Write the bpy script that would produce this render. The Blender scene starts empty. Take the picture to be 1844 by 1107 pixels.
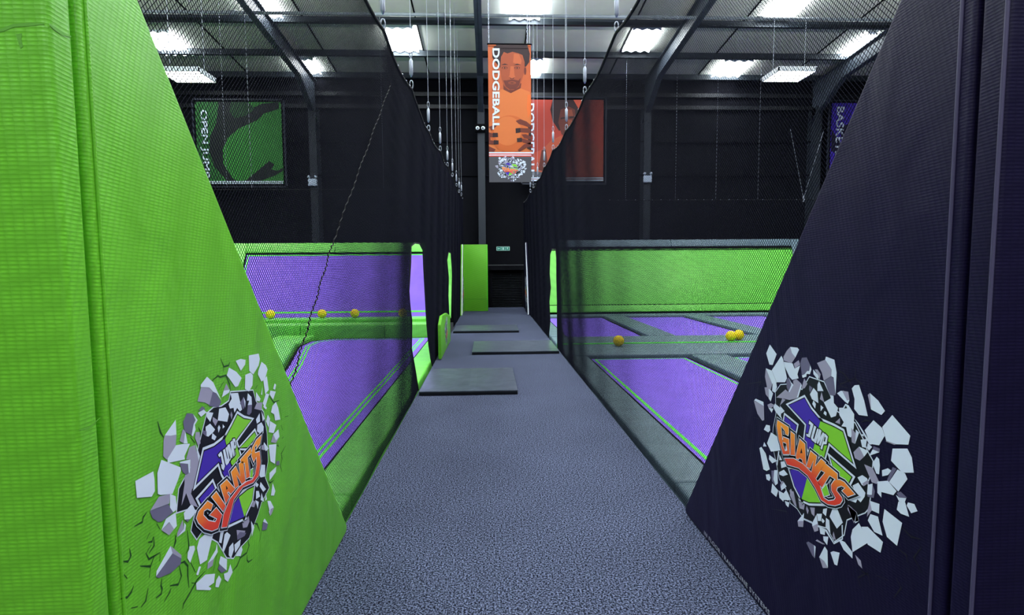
import bpy, bmesh, math, random
import numpy as np
from mathutils import Vector, Matrix
from mathutils.geometry import tessellate_polygon

random.seed(7)
SC = bpy.context.scene
COL = SC.collection
R = math.radians

# ------------------------------------------------------------------ camera
FPX = 1000.0
cam_data = bpy.data.cameras.new('camera')
cam_data.sensor_width = 36.0
cam_data.lens = 36.0 * FPX / 1844.0
cam_data.clip_start = 0.05
cam_data.clip_end = 200
cam = bpy.data.objects.new('camera', cam_data)
COL.objects.link(cam)
CAMPOS = Vector((0, 0, 1.6))
PITCH, YAW, ROLL = 4.46, 2.35, -0.4
CM = Matrix.Rotation(R(-YAW), 4, 'Z') @ Matrix.Rotation(R(90 - PITCH), 4, 'X') @ Matrix.Rotation(R(ROLL), 4, 'Z')
cam.matrix_world = Matrix.Translation(CAMPOS) @ CM
SC.camera = cam

# ------------------------------------------------------------------ world, exposure, view
world = bpy.data.worlds.new('world')
SC.world = world
world.use_nodes = True
world.node_tree.nodes['Background'].inputs[0].default_value = (0.55, 0.7, 1.0, 1)
world.node_tree.nodes['Background'].inputs[1].default_value = 0.6
SC.view_settings.view_transform = 'Standard'
SC.view_settings.look = 'None'
SC.view_settings.exposure = 0.0
SC.view_settings.gamma = 1.0
SC.view_settings.use_curve_mapping = False
SKYLIGHT = 46.0        # radiance of the translucent roof lights
TUBE = 60.0            # radiance of the hanging louvre lamps
UPLIGHT_W = 900.0  # watts of each uplighter added to brighten the lining
FILL_W = 122.0         # watts of each fill lamp added over the walkway entrance

# ------------------------------------------------------------------ measuring
def ray(px, py):
    v = Vector(((px - 922.0) / FPX, -(py - 553.5) / FPX, -1.0))
    return CM.to_3x3() @ v
def onx(px, py, X):
    v = ray(px, py); return CAMPOS + v * (X / v.x)
def ony(px, py, Y):
    v = ray(px, py); return CAMPOS + v * (Y / v.y)
def onz(px, py, Z):
    v = ray(px, py); return CAMPOS + v * ((Z - 1.6) / v.z)

# ------------------------------------------------------------------ materials
MATS = {}
def lin(c):
    return tuple(((v / 12.92) if v <= 0.04045 else ((v + 0.055) / 1.055) ** 2.4) for v in (x / 255.0 for x in c))
def mat(name, rgb, rough=0.6, metal=0.0, spec=0.3, noise=0.0, nscale=8.0, bump=0.0, bscale=60.0, raw=False, sheen=0.0):
    if name in MATS: return MATS[name]
    m = bpy.data.materials.new(name); m.use_nodes = True
    nt = m.node_tree; b = nt.nodes['Principled BSDF']
    c = rgb if raw else lin(rgb)
    b.inputs['Base Color'].default_value = (*c, 1)
    b.inputs['Roughness'].default_value = rough
    b.inputs['Metallic'].default_value = metal
    b.inputs['Specular IOR Level'].default_value = spec
    tc = nt.nodes.new('ShaderNodeTexCoord')
    if noise > 0:
        n = nt.nodes.new('ShaderNodeTexNoise'); n.inputs['Scale'].default_value = nscale; n.inputs['Detail'].default_value = 5
        nt.links.new(tc.outputs['Object'], n.inputs['Vector'])
        r = nt.nodes.new('ShaderNodeValToRGB')
        r.color_ramp.elements[0].position = 0.3; r.color_ramp.elements[1].position = 0.7
        r.color_ramp.elements[0].color = (*[v * (1 - noise) for v in c], 1)
        r.color_ramp.elements[1].color = (*[min(1, v * (1 + noise)) for v in c], 1)
        nt.links.new(n.outputs['Fac'], r.inputs['Fac']); nt.links.new(r.outputs['Color'], b.inputs['Base Color'])
    if bump > 0:
        n2 = nt.nodes.new('ShaderNodeTexNoise'); n2.inputs['Scale'].default_value = bscale; n2.inputs['Detail'].default_value = 3
        nt.links.new(tc.outputs['Object'], n2.inputs['Vector'])
        bp = nt.nodes.new('ShaderNodeBump'); bp.inputs['Strength'].default_value = bump; bp.inputs['Distance'].default_value = 0.02
        nt.links.new(n2.outputs['Fac'], bp.inputs['Height']); nt.links.new(bp.outputs['Normal'], b.inputs['Normal'])
    MATS[name] = m
    return m
def vinyl(name, rgb, rough=0.42, spec=0.4, cell=90.0, wrinkle=0.5, weave=0.35):
    """coated woven fabric: a small dimple weave plus long soft wrinkles"""
    if name in MATS: return MATS[name]
    m = mat(name, rgb, rough, spec=spec)
    nt = m.node_tree; b = nt.nodes['Principled BSDF']
    tc = nt.nodes.new('ShaderNodeTexCoord')
    geo = nt.nodes.new('ShaderNodeNewGeometry')
    vo = nt.nodes.new('ShaderNodeTexVoronoi'); vo.inputs['Scale'].default_value = cell; vo.inputs['Randomness'].default_value = 0.15
    mp = nt.nodes.new('ShaderNodeMapping'); mp.inputs['Scale'].default_value = (0.55, 0.55, 1.3); mp.inputs['Rotation'].default_value = (0.12, 0, 0.1)
    nt.links.new(geo.outputs['Position'], mp.inputs['Vector']); nt.links.new(mp.outputs['Vector'], vo.inputs['Vector'])
    b1 = nt.nodes.new('ShaderNodeBump'); b1.inputs['Strength'].default_value = weave; b1.inputs['Distance'].default_value = 0.003
    nt.links.new(vo.outputs['Distance'], b1.inputs['Height'])
    no = nt.nodes.new('ShaderNodeTexNoise'); no.inputs['Scale'].default_value = 2.2; no.inputs['Detail'].default_value = 2; no.inputs['Distortion'].default_value = 0.6
    mp2 = nt.nodes.new('ShaderNodeMapping'); mp2.inputs['Scale'].default_value = (1, 1.4, 0.8); mp2.inputs['Rotation'].default_value = (0.7, 0, 0)
    nt.links.new(geo.outputs['Position'], mp2.inputs['Vector']); nt.links.new(mp2.outputs['Vector'], no.inputs['Vector'])
    b2 = nt.nodes.new('ShaderNodeBump'); b2.inputs['Strength'].default_value = wrinkle; b2.inputs['Distance'].default_value = 0.04
    nt.links.new(no.outputs['Fac'], b2.inputs['Height']); nt.links.new(b1.outputs['Normal'], b2.inputs['Normal'])
    nt.links.new(b2.outputs['Normal'], b.inputs['Normal'])
    rp = nt.nodes.new('ShaderNodeMixRGB'); rp.blend_type = 'MULTIPLY'; rp.inputs[0].default_value = 1
    c = lin(rgb); rp.inputs[1].default_value = (*c, 1)
    cr = nt.nodes.new('ShaderNodeValToRGB'); cr.color_ramp.elements[0].color = (1.06, 1.06, 1.06, 1); cr.color_ramp.elements[1].color = (0.84, 0.84, 0.84, 1)
    cr.color_ramp.elements[0].position = 0.1; cr.color_ramp.elements[1].position = 0.6
    nt.links.new(vo.outputs['Distance'], cr.inputs['Fac']); nt.links.new(cr.outputs['Color'], rp.inputs[2])
    nt.links.new(rp.outputs[0], b.inputs['Base Color'])
    return m
def carpet(name, dark, light, scale, pos=(0.45, 0.62), rough=0.95):
    if name in MATS: return MATS[name]
    m = mat(name, dark, rough, spec=0.04); nt = m.node_tree; b = nt.nodes['Principled BSDF']
    g = nt.nodes.new('ShaderNodeNewGeometry')
    n = nt.nodes.new('ShaderNodeTexNoise'); n.inputs['Scale'].default_value = scale; n.inputs['Detail'].default_value = 2; n.inputs['Roughness'].default_value = 0.7
    nt.links.new(g.outputs['Position'], n.inputs['Vector'])
    r = nt.nodes.new('ShaderNodeValToRGB')
    r.color_ramp.elements[0].position = pos[0]; r.color_ramp.elements[1].position = pos[1]
    r.color_ramp.elements[0].color = (*lin(dark), 1); r.color_ramp.elements[1].color = (*lin(light), 1)
    nt.links.new(n.outputs['Fac'], r.inputs['Fac'])
    n3 = nt.nodes.new('ShaderNodeTexNoise'); n3.inputs['Scale'].default_value = 1.3; n3.inputs['Detail'].default_value = 4
    nt.links.new(g.outputs['Position'], n3.inputs['Vector'])
    mx = nt.nodes.new('ShaderNodeMixRGB'); mx.blend_type = 'MULTIPLY'; mx.inputs[0].default_value = 0.35
    nt.links.new(r.outputs['Color'], mx.inputs[1]); nt.links.new(n3.outputs['Fac'], mx.inputs[2])
    nt.links.new(mx.outputs[0], b.inputs['Base Color'])
    bp = nt.nodes.new('ShaderNodeBump'); bp.inputs['Strength'].default_value = 0.5; bp.inputs['Distance'].default_value = 0.004
    nt.links.new(n.outputs['Fac'], bp.inputs['Height']); nt.links.new(bp.outputs['Normal'], b.inputs['Normal'])
    return m
def emit(name, rgb, strength):
    if name in MATS: return MATS[name]
    m = bpy.data.materials.new(name); m.use_nodes = True
    nt = m.node_tree; nt.nodes.clear()
    e = nt.nodes.new('ShaderNodeEmission'); e.inputs[0].default_value = (*rgb, 1); e.inputs[1].default_value = strength
    o = nt.nodes.new('ShaderNodeOutputMaterial'); nt.links.new(e.outputs[0], o.inputs[0])
    MATS[name] = m
    return m

M_LIME = vinyl('lime_vinyl', (101, 182, 38))
M_LIME2 = vinyl('lime_court_vinyl', (110, 204, 74), cell=40, weave=0.02, wrinkle=0.35)
M_NAVY = vinyl('navy_vinyl', (18, 13, 44), rough=0.55, spec=0.14)
M_GREYP = vinyl('grey_court_vinyl', (96, 118, 128), cell=40, weave=0.05, wrinkle=0.6, rough=0.5)
M_PURPLE = mat('purple_trampoline_mesh', (124, 88, 214), 0.6, noise=0.08, nscale=3)
M_PURPLEV = mat('purple_line', (92, 66, 170), 0.6)
M_LIMELINE = mat('lime_line', (86, 220, 60), 0.6)
M_BLACK = mat('black_paint', (9, 10, 16), 0.85, spec=0.1, noise=0.2, nscale=2)
M_NET = mat('black_netting', (13, 14, 25), 0.8, spec=0.05)
M_ROPE = mat('black_rope', (9, 9, 12), 0.8)
M_DARK = mat('dark_gap', (5, 5, 7), 0.9, spec=0.1)
M_STEEL = mat('dark_grey_steel', (66, 74, 84), 0.45, spec=0.4, noise=0.15, nscale=4)
M_PIPE = mat('grey_painted_pipe', (120, 130, 136), 0.4, noise=0.1)
M_CEIL = mat('ceiling_lining', (214, 216, 204), 0.85, noise=0.06, nscale=1.5)
M_CHROME = mat('galvanised_wire', (150, 156, 168), 0.4, metal=0.5)
M_CARPET = carpet('speckled_rubber_carpet', (9, 12, 25), (122, 130, 160), 105.0, (0.43, 0.66))
M_MAT = mat('worn_grey_vinyl', (70, 77, 90), 0.32, spec=0.45, noise=0.25, nscale=6, bump=0.15, bscale=9)
M_MATEDGE = mat('black_vinyl_edge', (16, 18, 24), 0.4)
M_WHITE = mat('print_white', (206, 216, 232), 0.45)
M_GREY = mat('print_grey', (150, 146, 168), 0.45)
M_DGREY = mat('print_dark_grey', (100, 96, 122), 0.45)
M_INK = mat('print_black', (8, 8, 12), 0.45)
M_PPUR = mat('print_purple', (62, 38, 160), 0.45)
M_PGRN = mat('print_green', (122, 196, 44), 0.45)
M_CRACKG = mat('print_dark_green', (22, 66, 16), 0.5)
M_CRACKN = mat('print_near_black', (12, 12, 20), 0.5)
M_YELLOW = mat('yellow_ball', (248, 214, 20), 0.5)
M_PLASTIC = mat('pale_plastic', (200, 215, 235), 0.4)

def gradient_mat(name, c0, c1):
    m = bpy.data.materials.new(name); m.use_nodes = True; nt = m.node_tree; b = nt.nodes['Principled BSDF']
    at = nt.nodes.new('ShaderNodeAttribute'); at.attribute_name = 'ink'
    r = nt.nodes.new('ShaderNodeValToRGB'); r.color_ramp.elements[0].color = (*lin(c0), 1); r.color_ramp.elements[1].color = (*lin(c1), 1)
    nt.links.new(at.outputs['Fac'], r.inputs['Fac']); nt.links.new(r.outputs['Color'], b.inputs['Base Color'])
    b.inputs['Roughness'].default_value = 0.45
    MATS[name] = m; return m
M_ORANGE = gradient_mat('print_orange_to_red', (244, 150, 30), (214, 56, 34))

# ------------------------------------------------------------------ mesh helpers (all geometry is given in world coordinates)
ORG = {}
class MB:
    def __init__(s): s.v = []; s.f = []; s.mi = []; s.att = []
    def add(s, vs, fs, mi=0, att=None):
        o = len(s.v); s.v += [tuple(v) for v in vs]; s.f += [tuple(i + o for i in f) for f in fs]; s.mi += [mi] * len(fs)
        s.att += (att if att else [0.0] * len(vs))
    def box(s, x0, x1, y0, y1, z0, z1, mi=0):
        v = [(x, y, z) for z in (z0, z1) for y in (y0, y1) for x in (x0, x1)]
        s.add(v, [(0, 2, 3, 1), (4, 5, 7, 6), (0, 1, 5, 4), (2, 6, 7, 3), (0, 4, 6, 2), (1, 3, 7, 5)], mi); return s
    def hexa(s, p, mi=0):   # 4 bottom (ccw) then 4 top
        s.add(p, [(3, 2, 1, 0), (4, 5, 6, 7), (0, 1, 5, 4), (1, 2, 6, 5), (2, 3, 7, 6), (3, 0, 4, 7)], mi); return s
    def prism(s, poly, vec, mi=0):
        n = len(poly); vec = Vector(vec); a = [Vector(p) for p in poly]; b = [p + vec for p in a]
        s.add(a + b, [tuple(range(n - 1, -1, -1)), tuple(range(n, 2 * n))] + [(i, (i + 1) % n, n + (i + 1) % n, n + i) for i in range(n)], mi); return s
    def tube(s, pts, r, n=8, mi=0, caps=True):
        pts = [Vector(p) for p in pts]; rings = []; base = len(s.v); vs = []; up = None
        for i, p in enumerate(pts):
            d = (pts[min(i + 1, len(pts) - 1)] - pts[max(i - 1, 0)])
            if d.length < 1e-9: d = Vector((0, 0, 1))
            d.normalize()
            if up is None: up = Vector((0, 0, 1)) if abs(d.z) < 0.9 else Vector((1, 0, 0))
            a = d.cross(up)
            if a.length < 1e-4: a = d.cross(Vector((0.3, 1, 0)))
            a.normalize(); b = a.cross(d)
            rr = r[i] if isinstance(r, (list, tuple)) else r
            vs += [p + (a * math.cos(2 * math.pi * k / n) + b * math.sin(2 * math.pi * k / n)) * rr for k in range(n)]
        fs = []
        for i in range(len(pts) - 1):
            for k in range(n):
                fs.append((i * n + k, i * n + (k + 1) % n, (i + 1) * n + (k + 1) % n, (i + 1) * n + k))
        if caps:
            fs.append(tuple(range(n - 1, -1, -1))); fs.append(tuple((len(pts) - 1) * n + k for k in range(n)))
        s.add(vs, fs, mi); return s
    def sphere(s, c, r, nu=16, nv=10, sc=(1, 1, 1), mi=0):
        vs = []; fs = []
        for j in range(nv + 1):
            th = math.pi * j / nv
            for i in range(nu):
                ph = 2 * math.pi * i / nu
                vs.append((c[0] + r * sc[0] * math.sin(th) * math.cos(ph), c[1] + r * sc[1] * math.sin(th) * math.sin(ph), c[2] + r * sc[2] * math.cos(th)))
        for j in range(nv):
            for i in range(nu):
                fs.append((j * nu + i, (j + 1) * nu + i, (j + 1) * nu + (i + 1) % nu, j * nu + (i + 1) % nu))
        s.add(vs, fs, mi); return s
    def disc(s, c, u, v, ru, rv, n=24, mi=0):
        c = Vector(c); u = Vector(u); v = Vector(v)
        s.add([c + u * ru * math.cos(2 * math.pi * k / n) + v * rv * math.sin(2 * math.pi * k / n) for k in range(n)], [tuple(range(n))], mi); return s

def tag(o, label=None, cat=None, group=None, kind=None):
    if label: o['label'] = label
    if cat: o['category'] = cat
    if group: o['group'] = group
    if kind: o['kind'] = kind
    return o
def obj(name, mb, mats, parent=None, smooth=False, bevel=0.0, segs=2, **props):
    me = bpy.data.meshes.new(name)
    V = np.array(mb.v, dtype=float)
    lo, hi = V.min(0), V.max(0)
    org = Vector(((lo[0] + hi[0]) / 2, (lo[1] + hi[1]) / 2, lo[2] if parent is None else (lo[2] + hi[2]) / 2))
    me.from_pydata((V - np.array(org)).tolist(), [], mb.f)
    if not isinstance(mats, (list, tuple)): mats = [mats]
    for m in mats: me.materials.append(m)
    me.polygons.foreach_set('material_index', mb.mi)
    if any(mb.att):
        a = me.attributes.new('ink', 'FLOAT', 'POINT'); a.data.foreach_set('value', mb.att)
    me.validate(); me.update()
    if bevel > 0 or smooth:
        bm = bmesh.new(); bm.from_mesh(me); bmesh.ops.recalc_face_normals(bm, faces=bm.faces)
        if bevel > 0:
            es = [e for e in bm.edges if len(e.link_faces) == 2 and e.calc_face_angle(0) > 0.5]
            bmesh.ops.bevel(bm, geom=es, offset=bevel, segments=segs, profile=0.6, affect='EDGES')
        bm.to_mesh(me); bm.free()
        if smooth or bevel > 0:
            for p in me.polygons: p.use_smooth = True
            if bevel > 0:
                try: me.set_sharp_from_angle(angle=R(50))
                except Exception: pass
    else:
        bm = bmesh.new(); bm.from_mesh(me); bmesh.ops.recalc_face_normals(bm, faces=bm.faces); bm.to_mesh(me); bm.free()
    o = bpy.data.objects.new(name, me); COL.objects.link(o)
    ORG[o] = org
    if parent: o.parent = parent; o.location = org - ORG[parent]
    else: o.location = org
    tag(o, **props); return o
def flat(name, mb, mats, parent=None, **props):      # printed layers: no normal fixing
    return obj(name, mb, mats, parent, **props)
def empty(name, loc, **props):
    o = bpy.data.objects.new(name, None); COL.objects.link(o); o.location = loc; ORG[o] = Vector(loc); o.empty_display_size = 0.1
    tag(o, **props); return o
def dup(root, loc, **props):
    c = root.copy(); COL.objects.link(c); c.location = loc; ORG[c] = Vector(loc)
    for ch in list(root.children):
        d = ch.copy(); COL.objects.link(d); d.parent = c
        for g in list(ch.children):
            e = g.copy(); COL.objects.link(e); e.parent = d
    tag(c, **props); return c
def text_polys(s, size=1.0, bold=0.0, spacing=1.0):
    """flat letters as a triangulated mesh: (verts2d, faces), starting at x=0 on the baseline"""
    cu = bpy.data.curves.new('txt', 'FONT'); cu.body = s; cu.size = size; cu.offset = bold; cu.space_character = spacing; cu.resolution_u = 3
    o = bpy.data.objects.new('txt', cu); COL.objects.link(o)
    dg = bpy.context.evaluated_depsgraph_get(); me = bpy.data.meshes.new_from_object(o.evaluated_get(dg))
    vs = [(v.co.x, v.co.y) for v in me.vertices]; fs = [tuple(p.vertices) for p in me.polygons]
    bpy.data.objects.remove(o); bpy.data.curves.remove(cu); bpy.data.meshes.remove(me)
    return vs, fs
def fit_text(mb, s, fn, mi=0, bold=0.0, spacing=1.0):
    """letters scaled to the unit square and mapped by fn(u, v)"""
    vs, fs = text_polys(s, 1.0, bold, spacing)
    x0 = min(v[0] for v in vs); x1 = max(v[0] for v in vs); y0 = min(v[1] for v in vs); y1 = max(v[1] for v in vs)
    mb.add([fn((x - x0) / (x1 - x0), (y - y0) / (y1 - y0)) for x, y in vs], fs, mi)

def offset_poly(P, d):
    n = len(P); A = sum(P[i][0] * P[(i + 1) % n][1] - P[(i + 1) % n][0] * P[i][1] for i in range(n))
    sg = 1 if A > 0 else -1; out = []
    for i in range(n):
        a = Vector(P[i - 1]); b = Vector(P[i]); c = Vector(P[(i + 1) % n])
        e1 = (b - a); e2 = (c - b)
        if e1.length < 1e-9 or e2.length < 1e-9: out.append(tuple(b)); continue
        e1.normalize(); e2.normalize()
        n1 = Vector((e1.y, -e1.x)) * sg; n2 = Vector((e2.y, -e2.x)) * sg
        m = n1 + n2
        if m.length < 0.2: m = n1 * 1.0; k = 1
        else: m.normalize(); k = min(1 / max(m.dot(n1), 0.3), 2.2)
        out.append((b.x + m.x * d * k, b.y + m.y * d * k))
    return out

# ------------------------------------------------------------------ room shell
def roofz(y): return 8.51 + 0.1 * (21.2 - y) if y > -4 else 8.51 + 0.1 * 25.2 - 0.1 * (-4 - y)
BACK = 21.2
XL, XR, YF = -19.5, 21.5, -14.0
obj('floor', MB().box(XL, XR, YF, BACK + 2, -0.75, -0.6), mat('concrete', (60, 62, 66), 0.8, noise=0.1), kind='structure')
# raised carpeted walkway, a slab of its own
obj('floor', MB().box(-0.905, 1.275, -6, 20.6, -0.59, 0.0), M_CARPET, kind='structure')
b = MB().box(XL, XR, BACK, BACK + 0.2, -0.6, 8.6)
obj('wall_back', b, M_BLACK, kind='structure')
obj('wall_left', MB().box(XL - 0.2, XL, YF, BACK, -0.6, 11.6), M_BLACK, kind='structure')
obj('wall_right', MB().box(XR, XR + 0.2, YF, BACK, -0.6, 11.6), M_BLACK, kind='structure')
obj('wall_front', MB().box(XL, XR, YF - 0.2, YF, -0.6, 11.6), mat('pale_front_wall', (150, 155, 165), 0.9), kind='structure')
def slab(y0, y1, x0, x1, t=0.12, dz=0.0):
    return [(x0, y0, roofz(y0) + dz), (x1, y0, roofz(y0) + dz), (x1, y1, roofz(y1) + dz), (x0, y1, roofz(y1) + dz),
            (x0, y0, roofz(y0) + dz + t), (x1, y0, roofz(y0) + dz + t), (x1, y1, roofz(y1) + dz + t), (x0, y1, roofz(y1) + dz + t)]
b = MB(); b.hexa(slab(-4, BACK + 0.2, XL, XR)); b.hexa(slab(YF, -4, XL, XR))
obj('ceiling', b, M_CEIL, kind='structure')
# dark joints between the lining sheets
k = 1
for x in (-15.2, -11.9, -8.6, -5.4, -2.1, 1.25, 4.5, 7.8, 11.3, 14.6, 17.9):
    obj('trim_%d' % k, MB().hexa(slab(0, BACK, x - 0.02, x + 0.02, 0.03, -0.028)), M_DARK, kind='structure'); k += 1
# rails across the back wall
for z in (7.35, 7.8):
    obj('trim_%d' % k, MB().box(XL, XR, BACK - 0.1, BACK - 0.001, z, z + 0.14), mat('black_rail', (16, 19, 24), 0.5), kind='structure'); k += 1
for z in (4.9, 6.15):
    obj('trim_%d' % k, MB().box(XL, XR, BACK - 0.05, BACK - 0.001, z, z + 0.05), M_BLACK, kind='structure'); k += 1

# ------------------------------------------------------------------ skylights (corrugated roof lights that hang just under the lining)
M_SKY = emit('daylight_panel', (0.86, 0.94, 1.0), SKYLIGHT)
M_SKYRIM = mat('corrugated_edge', (220, 232, 240), 0.5)
def skylight(cx, y0, y1, w, label):
    r = empty('skylight', (cx, (y0 + y1) / 2, roofz((y0 + y1) / 2) - 0.06), label=label, cat='skylight', group='corrugated skylights in the roof')
    b = MB(); n = 24
    vs = []
    for y in (y0, y1):
        for i in range(n + 1):
            x = cx - w / 2 + w * i / n
            vs.append((x, y, roofz(y) - 0.05 - 0.03 * (1 + math.cos(2 * math.pi * i / 8.0)) * 0.9))
    b.add(vs, [(i, i + 1, n + 2 + i, n + 1 + i) for i in range(n)])
    obj('panel', b, M_SKY, r)
    for y in (y0 - 0.01, y1 + 0.01):
        e = MB()
        for i in range(n):
            xa = cx - w / 2 + w * i / n; xb = xa + w / n
            za = roofz(y) - 0.056 - 0.03 * (1 + math.cos(2 * math.pi * i / 8.0)) * 0.9; zb = roofz(y) - 0.056 - 0.03 * (1 + math.cos(2 * math.pi * (i + 1) / 8.0)) * 0.9
            e.add([(xa, y, za), (xb, y, zb), (xb, y, roofz(y)), (xa, y, roofz(y))], [(0, 1, 2, 3)])
        obj('corrugated_edge', e, M_SKYRIM, r)
    return r
VIS = [(551, 108, 138, 44, 'skylight beside the left sloping rafter, nearest the back wall'),
       (958, 108, 138, 34, 'skylight half hidden behind the upper edge of the dodgeball banner'),
       (1316, 110, 141, 52, 'bright skylight right of the right rafter, in the row nearest the back wall'),
       (300, 58, 98, 50, 'skylight beside the green wedge pad, above the left hanging lamp'),
       (722, 51, 92, 52, 'wide skylight left of the banner above the top edge of the left net'),
       (1155, 53, 92, 50, 'wide skylight right of the banner above the top edge of the right net'),
       (1545, 62, 101, 16, 'narrow skylight beside the slanted edge of the dark wedge pad'),
       (470, -12, 34, 52, 'skylight over the left court that runs off the top of the picture'),
       (947, -12, 34, 56, 'skylight straight above the dodgeball banner chains'),
       (1420, -12, 34, 58, 'skylight over the right court that runs off the top of the picture')]
def roof_hit(px, py):
    v = ray(px, py); t = (8.51 + 2.12 - 1.6 - 0.07) / (v.z + 0.1 * v.y); return CAMPOS + v * t
for px, ya, yb, w, lab in VIS:
    a = roof_hit(px, ya); c = roof_hit(px, yb); m = roof_hit(px, (ya + yb) / 2)
    skylight(m.x, a.y, c.y, w / 1000.0 * m.y * 0.98, lab)
for i, (x, y) in enumerate([(-2.9, 13.2), (4.9, 13.2), (-10.7, 13.2), (12.6, 13.2), (1.0, 9.2), (-6.7, 9.2), (8.7, 9.2), (-2.9, 5.2), (4.9, 5.2), (-10.7, 5.2), (12.6, 5.2),
                            (1.0, 1.2), (-6.7, 1.2), (8.7, 1.2), (-2.9, -2.6), (4.9, -2.6)]):
    skylight(x, y - 1.0, y + 1.0, 1.05, 'added skylight continuing the roof rows, out of view above the camera')  # skylight rows continued out of view, added to brighten the hall

# ------------------------------------------------------------------ steel frame
def rafter(x, lab):
    r = empty('rafter', (x, BACK - 0.3, 5.9), label=lab, cat='roof beam', group='sloping steel rafters')
    f = lambda y, d: roofz(y) - 0.21 - d
    ys = [(BACK - 0.05, 1.45), (BACK - 1.9, 0.55), (8, 0.48), (-4, 0.48)]
    prof = [(y, roofz(y) - 0.21) for y, d in ys] + [(y, f(y, d)) for y, d in reversed(ys)]
    b = MB().prism([(x - 0.012, y, z) for y, z in prof], (0.024, 0, 0)); obj('web', b, M_STEEL, r)
    b = MB()
    for (ya, da), (yb, db) in zip(ys[:-1], ys[1:]):
        for top in (0, 1):
            za, zb = (f(ya, da), f(yb, db)) if top == 0 else (roofz(ya) - 0.23, roofz(yb) - 0.23)
            b.hexa([(x - 0.1, yb, zb), (x + 0.1, yb, zb), (x + 0.1, ya, za), (x - 0.1, ya, za),
                    (x - 0.1, yb, zb + 0.02), (x + 0.1, yb, zb + 0.02), (x + 0.1, ya, za + 0.02), (x - 0.1, ya, za + 0.02)])
    obj('flange', b, M_STEEL, r)
    return r
def column(x, lab):
    r = empty('steel_column', (x, BACK - 0.25, -0.6), label=lab, cat='column', group='steel columns along the back wall')
    z1 = 7.4
    obj('web', MB().box(x - 0.012, x + 0.012, BACK - 0.48, BACK - 0.02, -0.6, z1), mat('black_steel', (38, 44, 52), 0.5), r)
    b = MB(); b.box(x - 0.13, x + 0.13, BACK - 0.5, BACK - 0.48, -0.6, z1); b.box(x - 0.13, x + 0.13, BACK - 0.02, BACK - 0.002, -0.6, z1)
    obj('flange', b, mat('black_steel', (38, 44, 52), 0.5), r)
colx = [(ony(563, 260, BACK - 0.5).x, 'behind the left court'), (ony(867, 300, BACK - 0.5).x, 'behind the banner in the centre'),
        (ony(1166, 260, BACK - 0.5).x, 'behind the right court'), (ony(1473, 260, BACK - 0.5).x, 'far right near the basketball poster')]
for x, w in colx:
    rafter(x, 'dark steel rafter rising from the column ' + w)
    column(x, 'dark steel column on the black wall ' + w)
for y, w in ((BACK - 0.35, 'at the top of the black back wall'), (19.19, 'second from the back wall, below the far skylights'), (17.17, 'third from the back wall, just behind the grey pipe'),
             (15.15, 'above the top edge of the picture'), (13.1, 'above the top edge of the picture')):
    b = MB(); z = roofz(y) - 0.2; b.box(XL, XR, y - 0.03, y + 0.03, z, z + 0.19); b.box(XL, XR, y - 0.1, y + 0.03, z - 0.012, z)
    obj('purlin', b, mat('purlin_steel', (44, 52, 60), 0.5), label='long horizontal dark purlin ' + w, cat='roof beam', group='horizontal purlins')
# sprinkler pipe with couplings
p = ony(900, 28, 15.9)
r = empty('ceiling_pipe', (0, 15.9, p.z), label='grey painted pipe with couplings running across under the roof', cat='pipe')
obj('pipe', MB().tube([(XL, 15.9, p.z), (XR, 15.9, p.z)], 0.045, 12), M_PIPE, r, smooth=True)
for px in (420, 793, 1185, 1370):
    x = ony(px, 28, 15.9).x
    obj('coupling', MB().tube([(x - 0.12, 15.9, p.z), (x + 0.12, 15.9, p.z)], 0.06, 12), M_PIPE, r, smooth=True)

# ------------------------------------------------------------------ hanging louvre lamps
def louvre_lamp(px, py, lab):
    c = ony(px, py, 14.0)
    r = empty('hanging_lamp', c, label=lab, cat='lamp', group='hanging louvre lamps')
    w, d = 0.48, 0.42
    b = MB()
    b.box(c.x - w, c.x + w, c.y - d, c.y - d + 0.03, c.z, c.z + 0.09); b.box(c.x - w, c.x + w, c.y + d - 0.03, c.y + d, c.z, c.z + 0.09)
    b.box(c.x - w, c.x - w + 0.03, c.y - d, c.y + d, c.z, c.z + 0.09); b.box(c.x + w - 0.03, c.x + w, c.y - d, c.y + d, c.z, c.z + 0.09)
    b.box(c.x - w, c.x + w, c.y - d, c.y + d, c.z + 0.09, c.z + 0.11)
    obj('housing', b, mat('white_metal', (210, 215, 220), 0.4), r)
    b = MB()
    for i in range(1, 8): x = c.x - w + 2 * w * i / 8; b.box(x - 0.006, x + 0.006, c.y - d, c.y + d, c.z + 0.005, c.z + 0.03)
    for i in range(1, 4): y = c.y - d + 2 * d * i / 4; b.box(c.x - w, c.x + w, y - 0.006, y + 0.006, c.z + 0.005, c.z + 0.03)
    obj('louvre', b, mat('louvre_metal', (120, 125, 130), 0.3, metal=0.5), r)
    obj('diffuser', MB().box(c.x - w + 0.03, c.x + w - 0.03, c.y - d + 0.03, c.y + d - 0.03, c.z + 0.045, c.z + 0.06), emit('lamp_glow', (1.0, 0.93, 0.8), TUBE), r)
    for s in (-1, 1):
        obj('cable', MB().tube([(c.x + s * 0.4, c.y, c.z + 0.1), (c.x + s * 0.4, c.y, roofz(c.y) - 0.01)], 0.006, 5), M_CHROME, r)
louvre_lamp(338, 139, 'square hanging louvre lamp over the left court beside the green wedge pad')
louvre_lamp(1420, 138, 'square hanging louvre lamp over the right court')

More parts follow.
